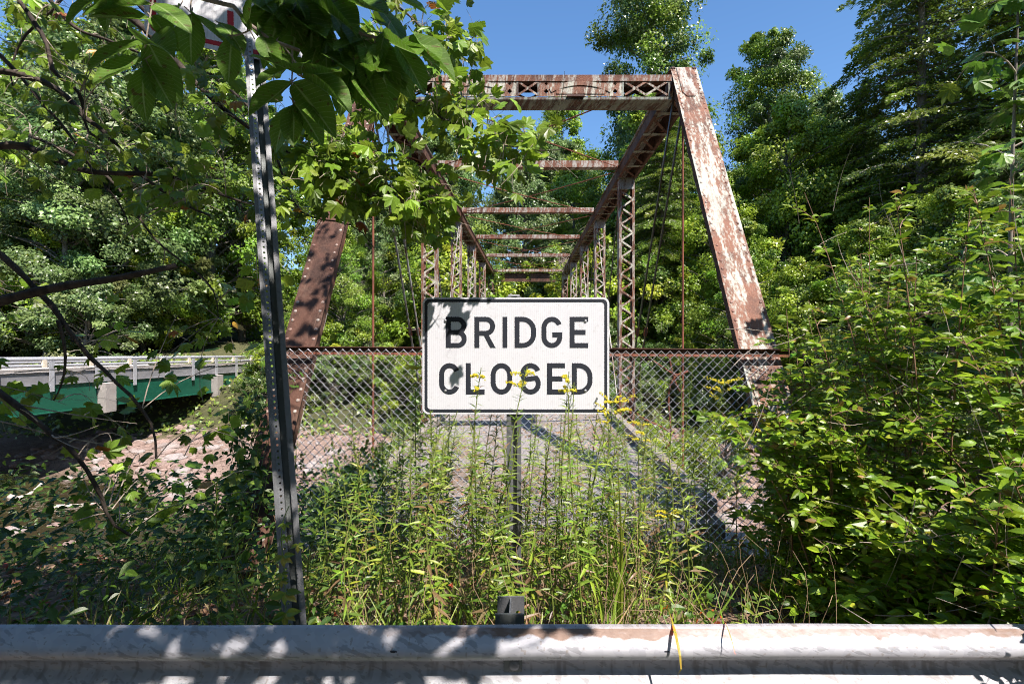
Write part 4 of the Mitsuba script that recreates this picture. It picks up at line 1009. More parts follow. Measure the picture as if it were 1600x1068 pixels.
leaflets = [  # base x, y, depth, tip x, y, depth, normal
    # drooping spray left
    (228, 66, 1.20, 128, 98, 1.16, (.1, -.8, .55)), (228, 60, 1.20, 275, 150, 1.22, (.35, -.85, .3)), (228, 92, 1.2, 148, 138, 1.15, (-.1, -.9, .4)), (228, 70, 1.2, 262, 64, 1.1, (0, -.5, .8)),
    (229, 96, 1.2, 268, 165, 1.2, (.4, -.9, .2)), (227, 100, 1.2, 210, 176, 1.17, (0, -.95, .3)), (234, 30, 1.2, 140, 32, 1.17, (0, -.7, .6)), (236, 26, 1.2, 276, 70, 1.2, (.3, -.8, .4)), (238, 8, 1.2, 120, 10, 1.18, (.1, -.7, .7)), (239, 6, 1.2, 290, 25, 1.16, (0, -.6, .7)),
    # spray in front of the post
    (456, 128, 1.3, 392, 186, 1.27, (-.2, -.9, .35)), (458, 130, 1.3, 522, 202, 1.28, (.35, -.9, .3)), (457, 105, 1.3, 396, 126, 1.25, (-.1, -.75, .6)), (459, 162, 1.3, 414, 226, 1.28, (-.2, -.95, .2)), (459, 165, 1.3, 460, 232, 1.29, (.1, -.95, .2)), (459, 160, 1.3, 505, 222, 1.31, (.3, -.9, .25)),
    # sunlit spray
    (468, 118, 1.28, 394, 78, 1.18, (.1, -.35, .9)), (472, 116, 1.28, 468, 78, 1.18, (-.2, -.5, .8)), (474, 118, 1.28, 534, 116, 1.22, (.1, -.4, .9)), (473, 121, 1.28, 552, 160, 1.25, (.2, -.55, .8)), (464, 112, 1.28, 420, 74, 1.3, (0, -.4, .9)),
    # over the sign
    (300, 20, 1.32, 292, 84, 1.28, (.2, -.85, .45)), (296, 18, 1.32, 352, 72, 1.34, (.35, -.6, .7)), (282, 8, 1.32, 260, 48, 1.28, (-.2, -.8, .5)), (362, 58, 1.3, 356, 128, 1.3, (.4, -.9, .1)), (342, 36, 1.33, 378, 60, 1.28, (.1, -.5, .8)), (388, 40, 1.3, 398, -10, 1.25, (-.2, -.7, .5)), (392, 50, 1.3, 376, 20, 1.28, (0, -.8, .4)),
    (410, 55, 1.3, 430, 100, 1.26, (.2, -.9, .2)), (430, 66, 1.3, 405, 96, 1.27, (-.2, -.8, .5)),
    # right hand spray
    (600, 62, 1.36, 652, 92, 1.26, (.1, -.3, .9)), (622, 66, 1.36, 716, 108, 1.36, (.3, -.8, .5)), (618, 68, 1.36, 668, 142, 1.36, (.3, -.9, .3)), (604, 70, 1.36, 636, 146, 1.36, (-.3, -.9, .2)), (596, 68, 1.36, 570, 140, 1.34, (-.3, -.85, .3)), (586, 66, 1.36, 612, 172, 1.38, (.1, -.95, .2)),
    (572, 62, 1.37, 520, 70, 1.30, (0, -.45, .85)), (566, 60, 1.37, 596, 118, 1.32, (.5, -.7, .5)), (560, 110, 1.36, 612, 116, 1.3, (.0, -.6, .8)), (552, 112, 1.36, 606, 178, 1.34, (.1, -.9, .3)), (548, 114, 1.36, 528, 176, 1.33, (-.2, -.85, .4)),
    # top
    (500, 2, 1.4, 562, 48, 1.32, (.2, -.4, .85)), (520, -6, 1.4, 606, 30, 1.34, (.25, -.5, .8)), (480, 8, 1.4, 560, 26, 1.3, (.1, -.4, .9)), (470, -4, 1.4, 430, 30, 1.33, (-.1, -.5, .8)), (540, 34, 1.4, 590, 84, 1.33, (.4, -.7, .5)), (455, 20, 1.38, 510, 66, 1.3, (.3, -.6, .7)), (440, 12, 1.38, 400, 4, 1.3, (-.1, -.4, .9)),
    (590, -10, 1.42, 668, 8, 1.36, (.2, -.5, .8)), (580, 4, 1.42, 640, 44, 1.36, (.25, -.55, .75)), (520, 60, 1.38, 480, 44, 1.3, (0, -.5, .8)), (535, 70, 1.38, 560, 128, 1.35, (.2, -.9, .3)), (500, 80, 1.37, 552, 104, 1.3, (.2, -.6, .7)), (420, -6, 1.36, 480, 40, 1.3, (.2, -.5, .8)), (440, 20, 1.36, 420, 82, 1.3, (.1, -.7, .6)), (470, 8, 1.38, 452, 84, 1.32, (-.2, -.6, .7)), (490, 18, 1.38, 484, 92, 1.33, (.3, -.7, .5)), (500, 28, 1.38, 524, 98, 1.33, (.3, -.6, .6)), (432, -2, 1.36, 406, 62, 1.3, (-.2, -.6, .7)), (450, -12, 1.38, 500, 42, 1.3, (.2, -.5, .8)),
    (520, 96, 1.37, 588, 168, 1.35, (.2, -.9, .2)), (505, 60, 1.37, 470, 100, 1.3, (-.2, -.8, .5)), (380, -4, 1.33, 432, 30, 1.3, (.1, -.6, .8)), (200, -20, 1.22, 150, 40, 1.2, (-.1, -.85, .4)), (170, -12, 1.22, 95, 28, 1.2, (-.1, -.85, .4)),
]
for k in range(26):
    bx, by = NR.uniform(420, 650), NR.uniform(-10, 105); bd = NR.uniform(1.36, 1.6); a = NR.uniform(-.6, 2.6); l_ = NR.uniform(52, 82)
    leaflets.append((bx, by, bd, bx + l_ * math.cos(a), by + l_ * abs(math.sin(a)) * .9, bd + NR.uniform(-.07, .05), (NR.normal(.1, .3), -.6, .6)))
Ms = []
for bx, by, bd, tx, ty, td, nr in leaflets:
    a, b = W(bx, by, bd), W(tx, ty, td); d = b - a; l = np.linalg.norm(d)
    Ms.append(mats([a], [d], [np.array(nr) + NR.normal(0, .12, 3)], [l])[0])
    hb.tube([a - d / l * .018, a + d / l * .006], .0016, 5)
for k in range(16, len(Ms)):          # blades turned to the light
    d_ = unit(Ms[k][:3, 0]); n_ = unit(unit(Ms[k][:3, 2]) * .8 + SUN * NR.uniform(.1, .9)); Ms[k] = mats([Ms[k][:3, 3]], [d_], [n_], [np.linalg.norm(Ms[k][:3, 0])])[0]
for k, m in enumerate(Ms): scene[numbered('hickory_tree__leaf')] = {**bigply[k % 4], 'to_world': T(m)}
for q in ([(240, -8, 1.2), (234, 30, 1.2), (228, 66, 1.2), (227, 101, 1.2)], [(455, 72, 1.3), (457, 105, 1.3), (456, 130, 1.3), (459, 166, 1.3)], [(440, 70, 1.3), (458, 92, 1.29), (470, 118, 1.28)], [(300, -2, 1.35), (298, 12, 1.33), (300, 26, 1.32)],
          [(520, 30, 1.4), (548, 70, 1.38), (552, 114, 1.36)], [(612, 64, 1.36), (622, 67, 1.36)], [(440, -20, 1.42), (480, 8, 1.4), (505, 60, 1.37), (520, 96, 1.37)], [(395, 45, 1.3), (362, 56, 1.3), (342, 36, 1.33)], [(440, -20, 1.42), (540, -14, 1.43), (590, 0, 1.42)]):
    hb.tube(spline(PX(*q), 10), .0021, 5)
hb.put('hickory_tree__leaf_stalk', 'twig_grey'); tag('hickory_tree__leaf_stalk', kind='stuff')
# its crown above the frame: this is what dapples the rail, the sign and the weeds
cp = []
PROT = np.vstack([cl_r, np.array([W(l[0], l[1], l[2]) for l in leaflets if l[0] > 385])])
def shade(n, x, y, z, t0, t1, free=False):
    k = 0
    while k < n:
        p = np.array([NR.uniform(*x), NR.uniform(*y), NR.uniform(*z)]) + SUN * NR.uniform(t0, t1)
        py = 521 - (p[2] - EYE) / max(p[1], .02) * 750
        rel = PROT - p; tt = -(rel @ SUN); off = np.linalg.norm(rel + tt[:, None] * SUN, axis=1)
        if ((off < .62) & (tt > 0)).sum() > 0 and not free: k += .12; continue          # the plane tree's right hand leaves stand in the sun
        if p[1] < .05 or py < -190: cp.append(p); k += 1
shade(420, (-5.5, -1.1), (1.2, 4.4), (0, .9), 3.2, 5.5)
shade(34, (-1.15, 0.12), (1.66, 1.72), (.5, .68), 2.2, 3.0)
shade(80, (-2.6, -.9), (1.66, 1.72), (.5, .68), 2.2, 3.6)
shade(22, (-.68, -.24), (3.1, 3.16), (1.55, 1.98), 2.6, 3.4)
shade(16, (-.66, -.30), (3.1, 3.16), (1.68, 1.97), 2.2, 2.9)
shade(26, (-1.35, -.9), (1.85, 2.35), (.5, 2.7), 2.6, 4.5, True)
shade(26, (-1.9, -.95), (2.1, 2.6), (3.1, 3.8), .9, 2.2, True)
shade(16, (-1.36, -1.12), (2.0, 2.35), (1.9, 2.9), 1.5, 3.0, True)
shade(130, (-3.8, -1.0), (2.0, 3.6), (0, .8), 3.2, 5.5)
shade(26, (-2.7, -1.9), (4.2, 7.0), (.6, 4.2), 4.2, 5.6)
cp = np.array(cp)
cw = MB(); L_ = grow([htr, np.array([[-.9, .0, 3.6], [-.4, .1, 3.9], [.2, 0, 4.3], [-1.6, .3, 3.9], [-2.6, .3, 4.2], [-3.6, .4, 4.6]])], cp, 7, .17, NR, cw, .005, .3, 1.2, .3)
_py = 521 - (L_[0][:, 2] - EYE) / np.maximum(L_[0][:, 1], .02) * 750; _px = 825 + L_[0][:, 0] / np.maximum(L_[0][:, 1], .02) * 750
_ok = (L_[0][:, 1] < -.2) | (_py < -150) | (_px < -300) | (_px > 1900); L_ = tuple(a[_ok] for a in L_)
cw.put('hickory_tree__twig', 'twig_grey'); tag('hickory_tree__twig', kind='stuff')
put_stuff('hickory_tree__foliage', [scatter(OV[1], mats(*L_), palette([(.06, .125, .018), (.08, .15, .02)], len(L_[0]), .15, None, NR))])

# maple sapling at the right edge
tag('maple_sapling', 'maple sapling with a thin straight stem at the right edge', 'sapling')
st = spline([[3.75, 3.75, -.9], [3.78, 3.75, .8], [3.77, 3.75, 2.4], [3.80, 3.74, 3.7], [3.83, 3.74, 4.6]], 20)
mb = MB(); mb.tube(st, np.linspace(.026, .006, 20), 7); mb.put('maple_sapling__stem', 'bark_far', smooth=True)
mt = MB(); br = []
for k in range(24):
    t = NR.uniform(.35, .98); a = st[int(t * 19)]; ang = NR.uniform(0, 6.28); l = NR.uniform(.35, 1.0) * (1.15 - t * .7)
    e = a + np.array([math.cos(ang) * l, math.sin(ang) * l * .7, .22 * l]); q = spline([a, (a + e) / 2 + [0, 0, .05], e], 8); br.append(q); mt.tube(q, np.linspace(.007, .0025, 8), 5)
cl = []
for q in br:
    for k in range(4): cl.append(q[NR.integers(2, 8)] + NR.normal(0, .10, 3))
ml = grow(br, np.array(cl), 4, .15, NR, mt, .0022, .15)
mt.put('maple_sapling__twig', 'twig_grey'); tag('maple_sapling__twig', kind='stuff')
ml[2][:] = unit(ml[2] * .5 + [0, -.05, .8])
n = len(ml[0]); leaf_parts('maple_sapling', LB[:3], mats(*ml), NR.integers(0, 3, n), palette([(.10, .205, .022), (.13, .24, .026), (.075, .16, .022)], n, .16, None, NR), 200, 10, ncol=7)

# ------------------------------------------------------------------ bushes at the right
def bush(label, x, y, h, spread, nst, seed, leaf=.068, lean=(0, 0), part=160, stemmat='twig_red', name='leafy_bush', cols=None, ntw=34):
    r = np.random.default_rng(seed); key = numbered(name); tag(key, label, 'bush')
    z0 = float(H(x, y)); pos, dd, nn, ss = [], [], [], []; tw = MB(); dq = MB()
    for s in range(nst):
        b = np.array([x + r.normal(0, .14), y + r.normal(0, .12), z0 - .06]); top = np.array([x + lean[0] + r.normal(0, spread * .62), y + lean[1] + r.normal(0, spread * .45), z0 + h * r.uniform(.72, 1.05)])
        mid = b * .45 + top * .55 + np.array([(b[0] - top[0]) * .18, (b[1] - top[1]) * .18, .05]); p = spline([b, mid, top], 26)
        MB().tube(p, np.linspace(.0085, .0022, 26), 6).put(numbered(key + '__stem'), stemmat, smooth=True)
        for k in range(ntw):
            t = r.uniform(.12, 1.0); i = int(t * 25); a = p[i]; ang = r.uniform(0, 6.28); l = r.uniform(.12, .42) * (1.1 - .55 * t)
            dv = np.array([math.cos(ang), math.sin(ang), r.uniform(.05, .55)]); e = a + dv * l + [0, 0, -.10 * l]; q = spline([a, a + dv * l * .5 + [0, 0, .02], e], 9)
            tw.tube(q[::2], np.linspace(.0028, .001, 5), 3)
            sd_ = unit(np.array([-dv[1], dv[0], 0]))
            m = max(3, int(l / .030))
            for j in range(m):
                u_ = q[min(8, int((j + .6) / m * 9))]; side = 1 if j % 2 else -1
                for sg in ((side, -side) if r.random() < .7 else (side,)):
                    d = unit(dv * .55 + sd_ * sg * .9 + r.normal(0, .25, 3) + [0, 0, -.05])
                    pos.append(u_ + d * .006); dd.append(d); ss.append(leaf * r.uniform(.6, 1.3)); nn.append(unit(np.array([.18, -.52, .75]) + r.normal(0, .33, 3)))
            d = unit(dv + r.normal(0, .2, 3)); pos.append(e); dd.append(d); ss.append(leaf * r.uniform(.7, 1.1)); nn.append(unit(np.array([.18, -.5, .75]) + r.normal(0, .3, 3)))
    for k in range(16):      # dead bare twigs
        a = np.array([x + r.normal(0, spread * .6), y + r.normal(0, spread * .4) - .1, z0 + h * r.uniform(.25, 1.0)]); dv = unit(r.normal(0, 1, 3) + [0, 0, .5])
        dq.tube(spline([a - dv * .2, a + r.normal(0, .02, 3), a + dv * r.uniform(.15, .38)], 6), np.linspace(.003, .001, 6), 4)
    dq.put(key + '__dead_twig', 'twig_grey'); tag(key + '__dead_twig', kind='stuff')
    tw.put(key + '__twig', stemmat); tag(key + '__twig', kind='stuff')
    n = len(pos); c = palette(cols or [(.175, .28, .014), (.23, .34, .018), (.12, .21, .014)], n, .17, None, r)
    yl = r.random(n) < .055; c[yl] = palette([(.30, .30, .03), (.26, .16, .04)], int(yl.sum()), .2, None, r)
    leaf_parts(key, OV, mats(pos, dd, nn, ss), r.integers(0, 4, n), c, part, 10, ncol=8)
    return key
bush('dense green bush in front of the foot of the right end post', 2.02, 3.55, 2.05, .42, 8, 101, part=200)
bush('low green bush hanging over the ravine edge right of the fence', 1.88, 2.95, 1.35, .36, 8, 102, lean=(-.15, 0), part=200)
bush('tall bush with reddish upright stems, third in from the right edge', 2.45, 3.15, 2.65, .50, 9, 103, part=200)
bush('front bush leaning over the right end of the guardrail', 2.30, 2.25, 1.15, .42, 9, 104, part=240, lean=(.1, -.15))
bush('tall bush at the right edge below the maple sapling', 3.15, 3.0, 2.75, .52, 9, 105, part=200)
bush('tallest bush, left of the maple sapling', 2.75, 3.9, 3.15, .55, 8, 106, part=160)
bush('bush behind the front one at the lower right corner', 2.75, 2.55, 1.75, .45, 8, 107, part=220)
bush('short sprigs hanging over the guardrail in the lower right corner', 2.12, 1.98, .98, .16, 4, 109, part=120, lean=(-.22, -.40), leaf=.055)
bush('low bright bush just behind the guardrail below the front bush', 1.98, 2.45, .85, .26, 6, 110, part=160)
bush('low bright bush second from the lower right corner', 2.62, 2.2, 1.0, .30, 6, 111, part=160)
bush('bush rising right of the end post above the fence rail', 3.3, 4.8, 3.0, .6, 8, 108, part=100)

# ------------------------------------------------------------------ goldenrod and other weeds between the rail and the fence
def weed(key, top, lean, seed, flower=0, leaf=.095, part=0, dens=1.0, cols=None, base=None, low=.10, z0=None):
    r = np.random.default_rng(seed); top = np.asarray(top, float)
    bx, by = (top[0] + lean, top[1] + r.uniform(-.06, .06)) if base is None else base
    b = np.array([bx, by, float(H(bx, by)) - .02 if z0 is None else z0]); h = top[2] - b[2]
    bow = r.normal(0, .075, 2)
    p = spline([b, b * .6 + top * .4 + [bow[0], bow[1], 0], b * .25 + top * .75 + [bow[0] * .7 - lean * .15, bow[1] * .6, 0], top], 24)
    MB().tube(p, np.linspace(.0046, .0026, 24), 5).put(key + '__stem', 'stem_green', smooth=True)
    n = int(46 * h * dens); t = np.sort(r.uniform(low, .985, n)); i = np.minimum((t * 23).astype(int), 22); pos = p[i] + (p[i + 1] - p[i]) * (t * 23 - i)[:, None]
    a = np.arange(n) * 2.4 + r.normal(0, .3, n)
    up = np.interp(t, [0, .5, 1], [-.35, .10, .75]) + r.normal(0, .18, n)
    d = np.stack([np.cos(a), np.sin(a), up], 1); sz = leaf * np.interp(t, [0, .35, .75, 1], [.8, 1.15, .85, .42]) * r.uniform(.75, 1.2, n)
    nn = unit(np.stack([-.3 * np.cos(a) + .12, -.3 * np.sin(a) - .35, .85 + 0 * a], 1) + r.normal(0, .25, (n, 3)))
    M = mats(pos, d, nn, sz); c = palette(cols if cols is not None else [(.19, .28, .028), (.25, .34, .038), (.13, .215, .024)], n, .16, None, r)
    dead = ((t < .4) & (r.random(n) < .35)) | (r.random(n) < .04); c[dead] = palette([(.20, .13, .06)], int(dead.sum()), .25, None, r)
    leaf_parts(key, LN, M, r.integers(0, 3, n), c, part, 10, ncol=5)
    if flower:
        m = MB(); fl = MB()
        for k in range(int(6 * flower) + 3):
            ang = r.uniform(0, 6.28); tt = r.uniform(.90, 1.0); o = p[int(tt * 23)]; l = r.uniform(.06, .12) * flower ** .5
            dv = np.array([math.cos(ang), math.sin(ang), .55]); q = spline([o, o + dv * l * .6, o + dv * l + [0, 0, -.02]], 8); fl.tube(q[::2], .0009, 3)
            for j in range(34):
                c_ = q[r.integers(2, 8)] + r.normal(0, .0045, 3) + [0, 0, .004]
                m.tm(trimesh.creation.icosphere(0, r.uniform(.0032, .0056)).apply_translation(c_))
        m.put(key + '__flower_head', 'flower_yellow'); tag(key + '__flower_head', kind='stuff'); fl.put(key + '__flower_stalk', 'stem_green')
principled('stem_green', (.13, .17, .03), .6)
principled('dry_stalk', (.36, .25, .15), .8)
principled('flower_yellow', (.52, .46, .018), .7)
flowers = [(752, 574, 2.9, .03, .35, 'thin goldenrod stalk budding in front of the letter L of the sign'), (824, 572, 2.86, -.02, .8, 'goldenrod in front of the S of the sign, with small yellow sprays'), (889, 580, 2.88, -.06, .7, 'goldenrod leaning right in front of the E and D of the sign'),
           (957, 618, 2.98, -.12, 1.5, 'goldenrod with a bright yellow plume at the lower right corner of the sign'), (652, 545, 3.35, .04, .9, 'goldenrod with a yellow tip beside the left edge of the sign'), (1133, 590, 4.3, -.10, 2.2, 'goldenrod with a yellow plume in front of the fence at right'),
           (1204, 645, 3.5, .10, 2.6, 'goldenrod with the largest yellow plume among the bushes at right'), (1043, 800, 3.2, -.05, .9, 'low goldenrod with a small yellow head right of the sign post'), (1000, 655, 3.9, -.03, 1.0, 'goldenrod with drooping yellow sprays before the fence, right of the sign')]
for k, (px, py, d, ln, fw, lab) in enumerate(flowers):
    key = numbered('goldenrod'); tag(key, lab, 'wildflower', None); weed(key, W(px, py, d), ln, 300 + k, fw, .085, part=60, dens=1.5, cols=[(.10, .18, .02), (.14, .22, .024), (.08, .14, .018)])
lead = [(715, 642, 2.8, 'tall green weed below the B of the sign'), (672, 640, 2.9, 'tall green weed below the left corner of the sign'), (690, 665, 2.7, 'bushy green weed left of the sign post'), (782, 655, 2.75, 'green weed with long lit leaves just left of the sign post'), (862, 660, 2.7, 'green weed just right of the sign post'),
        (920, 650, 2.9, 'pale green weed below the right half of the sign'), (968, 652, 3.0, 'tall grassy weed below the right corner of the sign'), (1050, 640, 3.4, 'tall leafy weed before the fence right of the sign'), (1100, 680, 3.3, 'leafy weed before the middle of the right fence panel'), (1160, 660, 3.7, 'broad leafy weed by the right end of the fence'),
        (742, 640, 2.95, 'thin pale stalk below the I of the sign'), (560, 705, 3.3, 'leafy weed in front of the left fence panel'), (620, 690, 3.5, 'weed close to the fence left of the sign'), (520, 760, 2.9, 'low weed right of the leaning post'),
        (340, 745, 2.5, 'tall weed left of the leaning post bending right at its tip'), (355, 790, 2.4, 'drooping weed beside the leaning post at its left'), (812, 668, 2.6, 'leafy weed hiding the sign post below the sign'), (790, 760, 2.35, 'low weed with bright leaves in front of the sign post'), (1190, 925, 2.2, 'small bright weed just behind the guardrail at right')]
for k, (px, py, d, lab) in enumerate(lead):
    key = numbered('weed_plant'); tag(key, lab, 'weed'); weed(key, W(px, py, d), NR.normal(0, .04), 400 + k, 0, .10 if k not in (2, 9) else .12, part=36, dens=1.15)
for k in range(84):
    px = NR.uniform(470, 1085); d = NR.uniform(2.5, 4.6); py = np.interp(d, [2.5, 4.6], [755, 655]) + NR.normal(0, 40) + (50 if px < 640 else 0) - (25 if 860 < px < 1060 else 0) - (70 if k % 2 == 0 else 0)
    wr = 'below the left half of the sign' if 640 < px < 806 else 'below the right half of the sign' if 806 <= px < 960 else 'left of the sign' if px <= 640 else 'right of the sign'
    key = numbered('weed_plant'); tag(key, f'slender green weed in the thicket before the fence, {wr}', 'weed', f'weeds of the thicket {wr}'); tint = np.array([[1, 1, 1], [1.2, 1.1, 1.3], [.75, .8, .9], [1.35, 1.1, 1.0], [.9, 1.0, 1.0]])[k % 5]
    weed(key, W(px, py, d), NR.normal(0, .09), 500 + k, 0, NR.uniform(.06, .11), part=0, dens=NR.uniform(.55, 1.15), cols=np.array([(.19, .28, .028), (.25, .34, .038), (.13, .215, .024)]) * tint, low=NR.uniform(.12, .45))

for k in range(92):
    x = NR.choice([NR.uniform(-2.1, -.7), NR.uniform(.3, 2.0), NR.uniform(-2, 2)]); y = NR.uniform(5.2, 8.2); h = NR.uniform(.35, 1.0) * (1.0 if x > .1 else .8)
    key = numbered('deck_weed'); wr = 'left of the sign post' if x < -.1 else 'right of the sign post'; tag(key, f'pale weed growing on the near end of the deck, {wr}', 'weed', f'weeds on the deck {wr}')
    weed(key, [x, y, DZ + h], NR.normal(0, .08), 900 + k, 0, NR.uniform(.08, .12), dens=1.1, cols=np.array([(.24, .32, .05), (.30, .36, .07), (.18, .26, .04)]), base=(x + NR.normal(0, .05), y), z0=DZ - .01)

# grass, litter and undergrowth
def ground_pts(n, x, y, r, keep=None):
    P = np.column_stack([r.uniform(*x, n), r.uniform(*y, n)])
    if keep is not None: P = P[keep(P)]
    return np.column_stack([P, H(P[:, 0], P[:, 1])])
BLADE = leaf_ovate(.035, .2, .55, .75, 5)
gp = ground_pts(4200, (-3.2, 2.6), (1.95, 5.0), NR); gp = gp[meshkit.noise(gp * 1.6, 5) + NR.random(len(gp)) * .5 > .55]; n = len(gp)
put_stuff('grass', [scatter(BLADE, mats(gp, np.column_stack([NR.normal(0, .4, n), NR.normal(0, .4, n), np.ones(n)]), NR.normal(0, 1, (n, 3)), NR.uniform(.10, .42, n)), palette([(.18, .27, .03), (.22, .29, .04), (.34, .28, .14)], n, .2, [.5, .3, .2], NR))], text='long thin grass among the weeds')
tag('grass', None, 'grass', None, 'stuff')
dm = MB()
for q in ground_pts(230, (-1.5, 1.9), (2.05, 4.6), NR):
    e = q + np.array([NR.normal(0, .13), NR.normal(0, .1), NR.uniform(.25, .85)]); dm.tube(spline([q, (q + e) / 2 + NR.normal(0, .03, 3), e, e + np.array([NR.normal(0, .06), NR.normal(0, .04), NR.uniform(-.10, .08)])], 8), np.linspace(.0026, .001, 8), 4)
dm.put('dry_stalk_litter', 'dry_stalk', smooth=True); tag('dry_stalk_litter', 'dry tan stalks standing and leaning among the weeds', 'dry grass', None, 'stuff')
CUR = leaf_ovate(.62, .30, .45, 1.0, 4)
gp = ground_pts(9000, (-4.5, 3.2), (1.85, 5.6), NR); n = len(gp); gp[:, 2] += NR.uniform(.004, .03, n)
put_stuff('leaf_litter', [scatter(CUR, mats(gp, np.column_stack([NR.normal(0, 1, (n, 2)), NR.normal(0, .25, n)]), np.array([0, 0, 1.0]) + NR.normal(0, .45, (n, 3)), NR.uniform(.03, .085, n)), palette([(.30, .19, .12), (.22, .13, .075), (.38, .27, .18), (.40, .09, .04)], n, .22, [.4, .32, .22, .06], NR))], text='brown and red fallen leaves on the bank')
tag('leaf_litter', None, 'leaf litter', None, 'stuff')
gp = ground_pts(2600, (-2.0, 2.0), (5.2, 13), NR); gp[:, 2] = DZ + .006; gp = gp[meshkit.fbm(gp * .9, 3, 9) > .5]; n = len(gp)
put_stuff('deck_litter', [scatter(CUR, mats(gp, np.column_stack([NR.normal(0, 1, (n, 2)), 0 * gp[:, 0]]), np.array([0, 0, 1.0]) + NR.normal(0, .35, (n, 3)), NR.uniform(.04, .10, n)), palette([(.33, .20, .12), (.24, .14, .08), (.40, .29, .18)], n, .22, None, NR))], text='brown fallen leaves strewn on the old deck')
tag('deck_litter', None, 'leaf litter', None, 'stuff')
def cover(key, n, x, y, hmax, size, cols, text, keep=None, r=NR, bases=OV, nor=(.1, -.2, .9)):
    gp = ground_pts(n, x, y, r, keep); n = len(gp); gp[:, 2] += r.random(n) ** 1.3 * hmax
    M = mats(gp, np.column_stack([r.normal(0, 1, (n, 2)), r.normal(-.2, .3, n)]), np.array(nor) + r.normal(0, .35, (n, 3)), size * r.uniform(.6, 1.35, n)); w = r.integers(0, len(bases), n); c = palette(cols, n, .2, None, r)
    put_stuff(key, [scatter(bases[b], M[w == b], c[w == b]) for b in range(len(bases))], text=text); tag(key, None, 'ground cover', None, 'stuff')
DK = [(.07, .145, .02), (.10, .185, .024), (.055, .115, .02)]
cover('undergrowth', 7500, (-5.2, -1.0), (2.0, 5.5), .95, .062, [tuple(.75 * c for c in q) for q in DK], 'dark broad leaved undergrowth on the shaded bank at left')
cover('ground_cover', 2300, (-1.6, 2.0), (2.0, 5.2), .28, .06, DK + [(.11, .18, .025)], 'low leafy ground cover behind the guardrail')
cover('deck_weeds', 6000, (-2.3, 2.1), (5.0, 9.5), .42, .075, [(.12, .18, .03), (.15, .20, .04), (.22, .18, .08)], 'weeds growing over the near end of the deck', keep=lambda P: (np.abs(P[:, 0] - .1) > .75 - .06 * (P[:, 1] - 5)) | (P[:, 1] < 7.2))
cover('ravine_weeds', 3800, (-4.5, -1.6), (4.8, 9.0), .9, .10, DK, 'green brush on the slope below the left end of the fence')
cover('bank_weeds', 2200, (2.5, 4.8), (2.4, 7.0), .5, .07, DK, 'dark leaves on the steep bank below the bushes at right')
gp = ground_pts(9000, (-32, 12), (23.5, 36), NR); n = len(gp); gp[:, 2] += NR.random(n) * .45
put_stuff('far_bank_cover', [scatter(KITE, mats(gp, NR.normal(0, 1, (n, 3)), np.array([0, -.5, .8]) + NR.normal(0, .35, (n, 3)), NR.uniform(.14, .34, n)), palette([(.20, .31, .045), (.15, .25, .04), (.26, .32, .07)], n, .2, None, NR))], 'leaf_far', text='green weeds covering the far bank')
tag('far_bank_cover', None, 'ground cover', None, 'stuff')
# climbers on the left part of the fence
fv = MB(); vines = [spline([[x, FY - .02, -.75], [x + NR.normal(0, .12), FY - .02, 0], [x + NR.normal(0, .2), FY - .03, NR.uniform(.5, 1.3)]], 16) for x in NR.uniform(-2.35, -.9, 14)]
for v_ in vines: fv.tube(v_, np.linspace(.004, .002, 16), 4)
tag('fence_vine', 'leafy vine climbing the left part of the chain link fence', 'vine')
cl = np.array([v_[NR.integers(2, 16)] + NR.normal(0, .07, 3) for v_ in vines for _ in range(7)]); vl = grow(vines, cl, 6, .06, NR, fv, .0018)
fv.put('fence_vine__stem', 'stem_green'); n = len(vl[0]); leaf_parts('fence_vine', OV, mats(*vl), NR.integers(0, 4, n), palette([(.13, .21, .026), (.17, .25, .035), (.10, .165, .024)], n, .18, None, NR), 120, 10)
tag('post_vine', 'leafy vine hiding the foot of the left end post of the old bridge', 'vine')
pv = MB(); pvs = [spline([[-2.4 + NR.normal(0, .2), 3.4, -.8], [-2.42 + NR.normal(0, .18), 3.9, .1], [-2.4 + NR.normal(0, .16), 4.35, NR.uniform(.7, 1.35)]], 16) for _ in range(12)]
for v_ in pvs: pv.tube(v_, np.linspace(.005, .002, 16), 4)
cl = np.array([v_[NR.integers(1, 16)] + NR.normal(0, .09, 3) - [0, .05, 0] for v_ in pvs for _ in range(12)]); vl = grow(pvs, cl, 6, .075, NR, pv, .002)
pv.put('post_vine__stem', 'stem_green'); n = len(vl[0]); leaf_parts('post_vine', OV + LB[:1], mats(*vl), NR.integers(0, 5, n), palette(DK, n, .2, None, NR), 150, 10)
# creeper on the leaning post
tag('creeper', 'yellow green creeper climbing the foot of the leaning post', 'vine')
cm = MB(); cv = spline(PX((452, 985, 1.79), (446, 940, 1.8), (444, 890, 1.81), (440, 830, 1.83), (452, 790, 1.86)), 20); cm.tube(cv, .002, 4)
cpos, cd, cn, cs = [], [], [], []
for (px, py, d, s) in ((446, 925, 1.76, .055), (447, 957, 1.75, .055), (443, 868, 1.78, .045), (440, 895, 1.78, .03), (466, 850, 1.80, .03), (448, 838, 1.8, .028), (445, 818, 1.82, .025), (440, 905, 1.78, .03)):
    c = W(px, py, d); cm.tube([cv[np.argmin(np.linalg.norm(cv - c, axis=1))], c], .001, 3)
    for a in np.radians([-90, -30, -150, 15, 195]): cpos.append(c); cd.append([math.cos(a), -.25, math.sin(a)]); cn.append(np.array([0, -.8, .5]) + NR.normal(0, .2, 3)); cs.append(s * NR.uniform(.8, 1.15))
cm.put('creeper__stem', 'stem_green'); n = len(cpos); leaf_parts('creeper', OV[:2], mats(cpos, cd, cn, cs), NR.integers(0, 2, n), palette([(.20, .26, .03), (.15, .23, .02), (.26, .24, .04)], n, .15, None, NR), 60, 8)
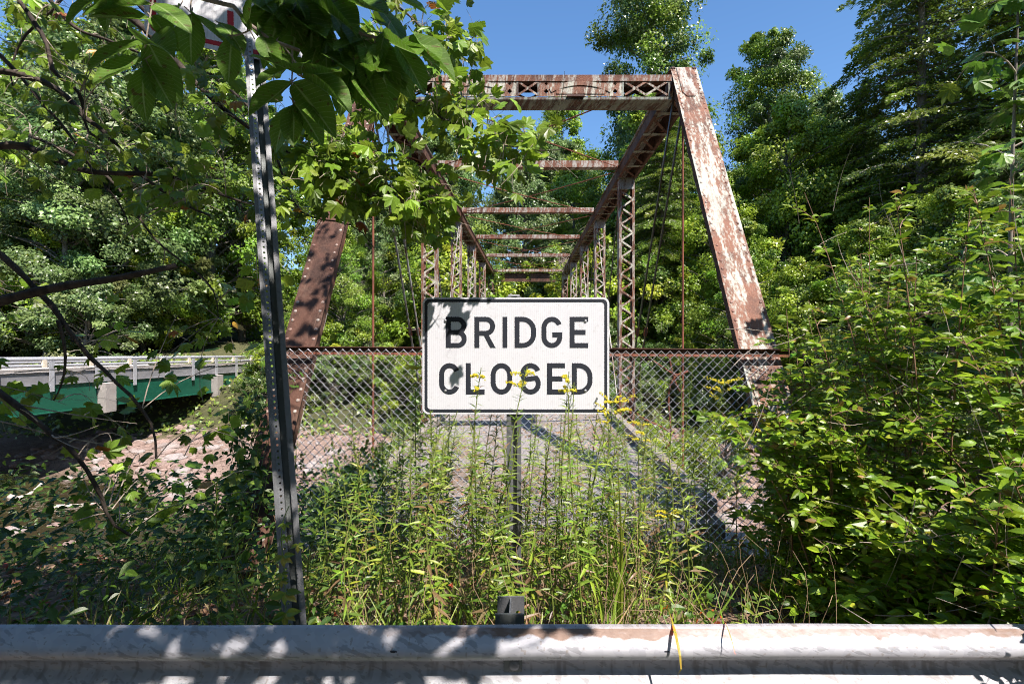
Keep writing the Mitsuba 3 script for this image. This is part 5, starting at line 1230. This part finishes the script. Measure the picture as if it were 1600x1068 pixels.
# tall grass stalks and the yellow blades hanging over the rail
for k, (px, d, top) in enumerate(((962, 2.7, 650), (972, 2.75, 690), (950, 2.65, 720))):
    key = numbered('tall_grass'); tag(key, ('tallest bright grass clump below the right corner of the sign', 'second bright grass clump just right of the tallest one', 'shorter grass clump left of the tallest one')[k], 'grass')
    b = W(px, 960, d); b[2] = float(H(b[0], b[1])); h = W(px, top, d)[2] - b[2]; m = 6
    base = b + np.column_stack([NR.normal(0, .012, m), NR.normal(0, .012, m), 0 * np.arange(m)])
    put_stuff(key + '__blades', [scatter(leaf_ovate(.02, .2, .25, .75, 6), mats(base, np.column_stack([NR.normal(0, .05, m), NR.normal(0, .05, m), np.ones(m)]), NR.normal(0, 1, (m, 3)), h * NR.uniform(.45, 1.05, m)), palette([(.24, .36, .04), (.20, .30, .04)], m, .15, None, NR))])
def ribbon(pts, w, col, key, lab, cat='grass'):
    p = spline(pts, 18); t = np.gradient(p, axis=0); s = unit(np.cross(t, [0, -1, .3])); ww = (np.sin(np.pi * np.linspace(.08, 1, 18)) ** .6 * w)[:, None]
    mid = p + np.array([0, -.5, .5]) * ww * .25
    v = np.vstack([p + s * ww, mid, p - s * ww]); i = np.arange(17); f = np.vstack([np.stack([i, i + 1, i + 19, i + 18], 1), np.stack([i + 18, i + 19, i + 37, i + 36], 1)])
    f = np.vstack([f[:, [0, 1, 2]], f[:, [0, 2, 3]]])
    c = np.array(col[0]) * (1 - np.linspace(0, 1, 18)[:, None]) + np.array(col[1]) * np.linspace(0, 1, 18)[:, None]
    scene[key] = cply((v, f), 'leaf', np.vstack([c, c, c])); tag(key, lab, cat)
ribbon(PX((1035, 960, 2.1), (1040, 946, 1.95), (1052, 975, 1.70), (1060, 1010, 1.60), (1063, 1026, 1.585), (1058, 1055, 1.60)), .0075, ((.22, .30, .03), (.50, .36, .06)), 'drooping_grass', 'yellow dying grass blade drooping over the guardrail right of the middle')
ribbon(PX((1085, 985, 2.1), (1105, 950, 1.95), (1128, 965, 1.75), (1142, 995, 1.62), (1150, 1026, 1.58)), .004, ((.22, .28, .05), (.34, .32, .10)), 'seed_grass', 'thin grass seed head bending over the guardrail at right')
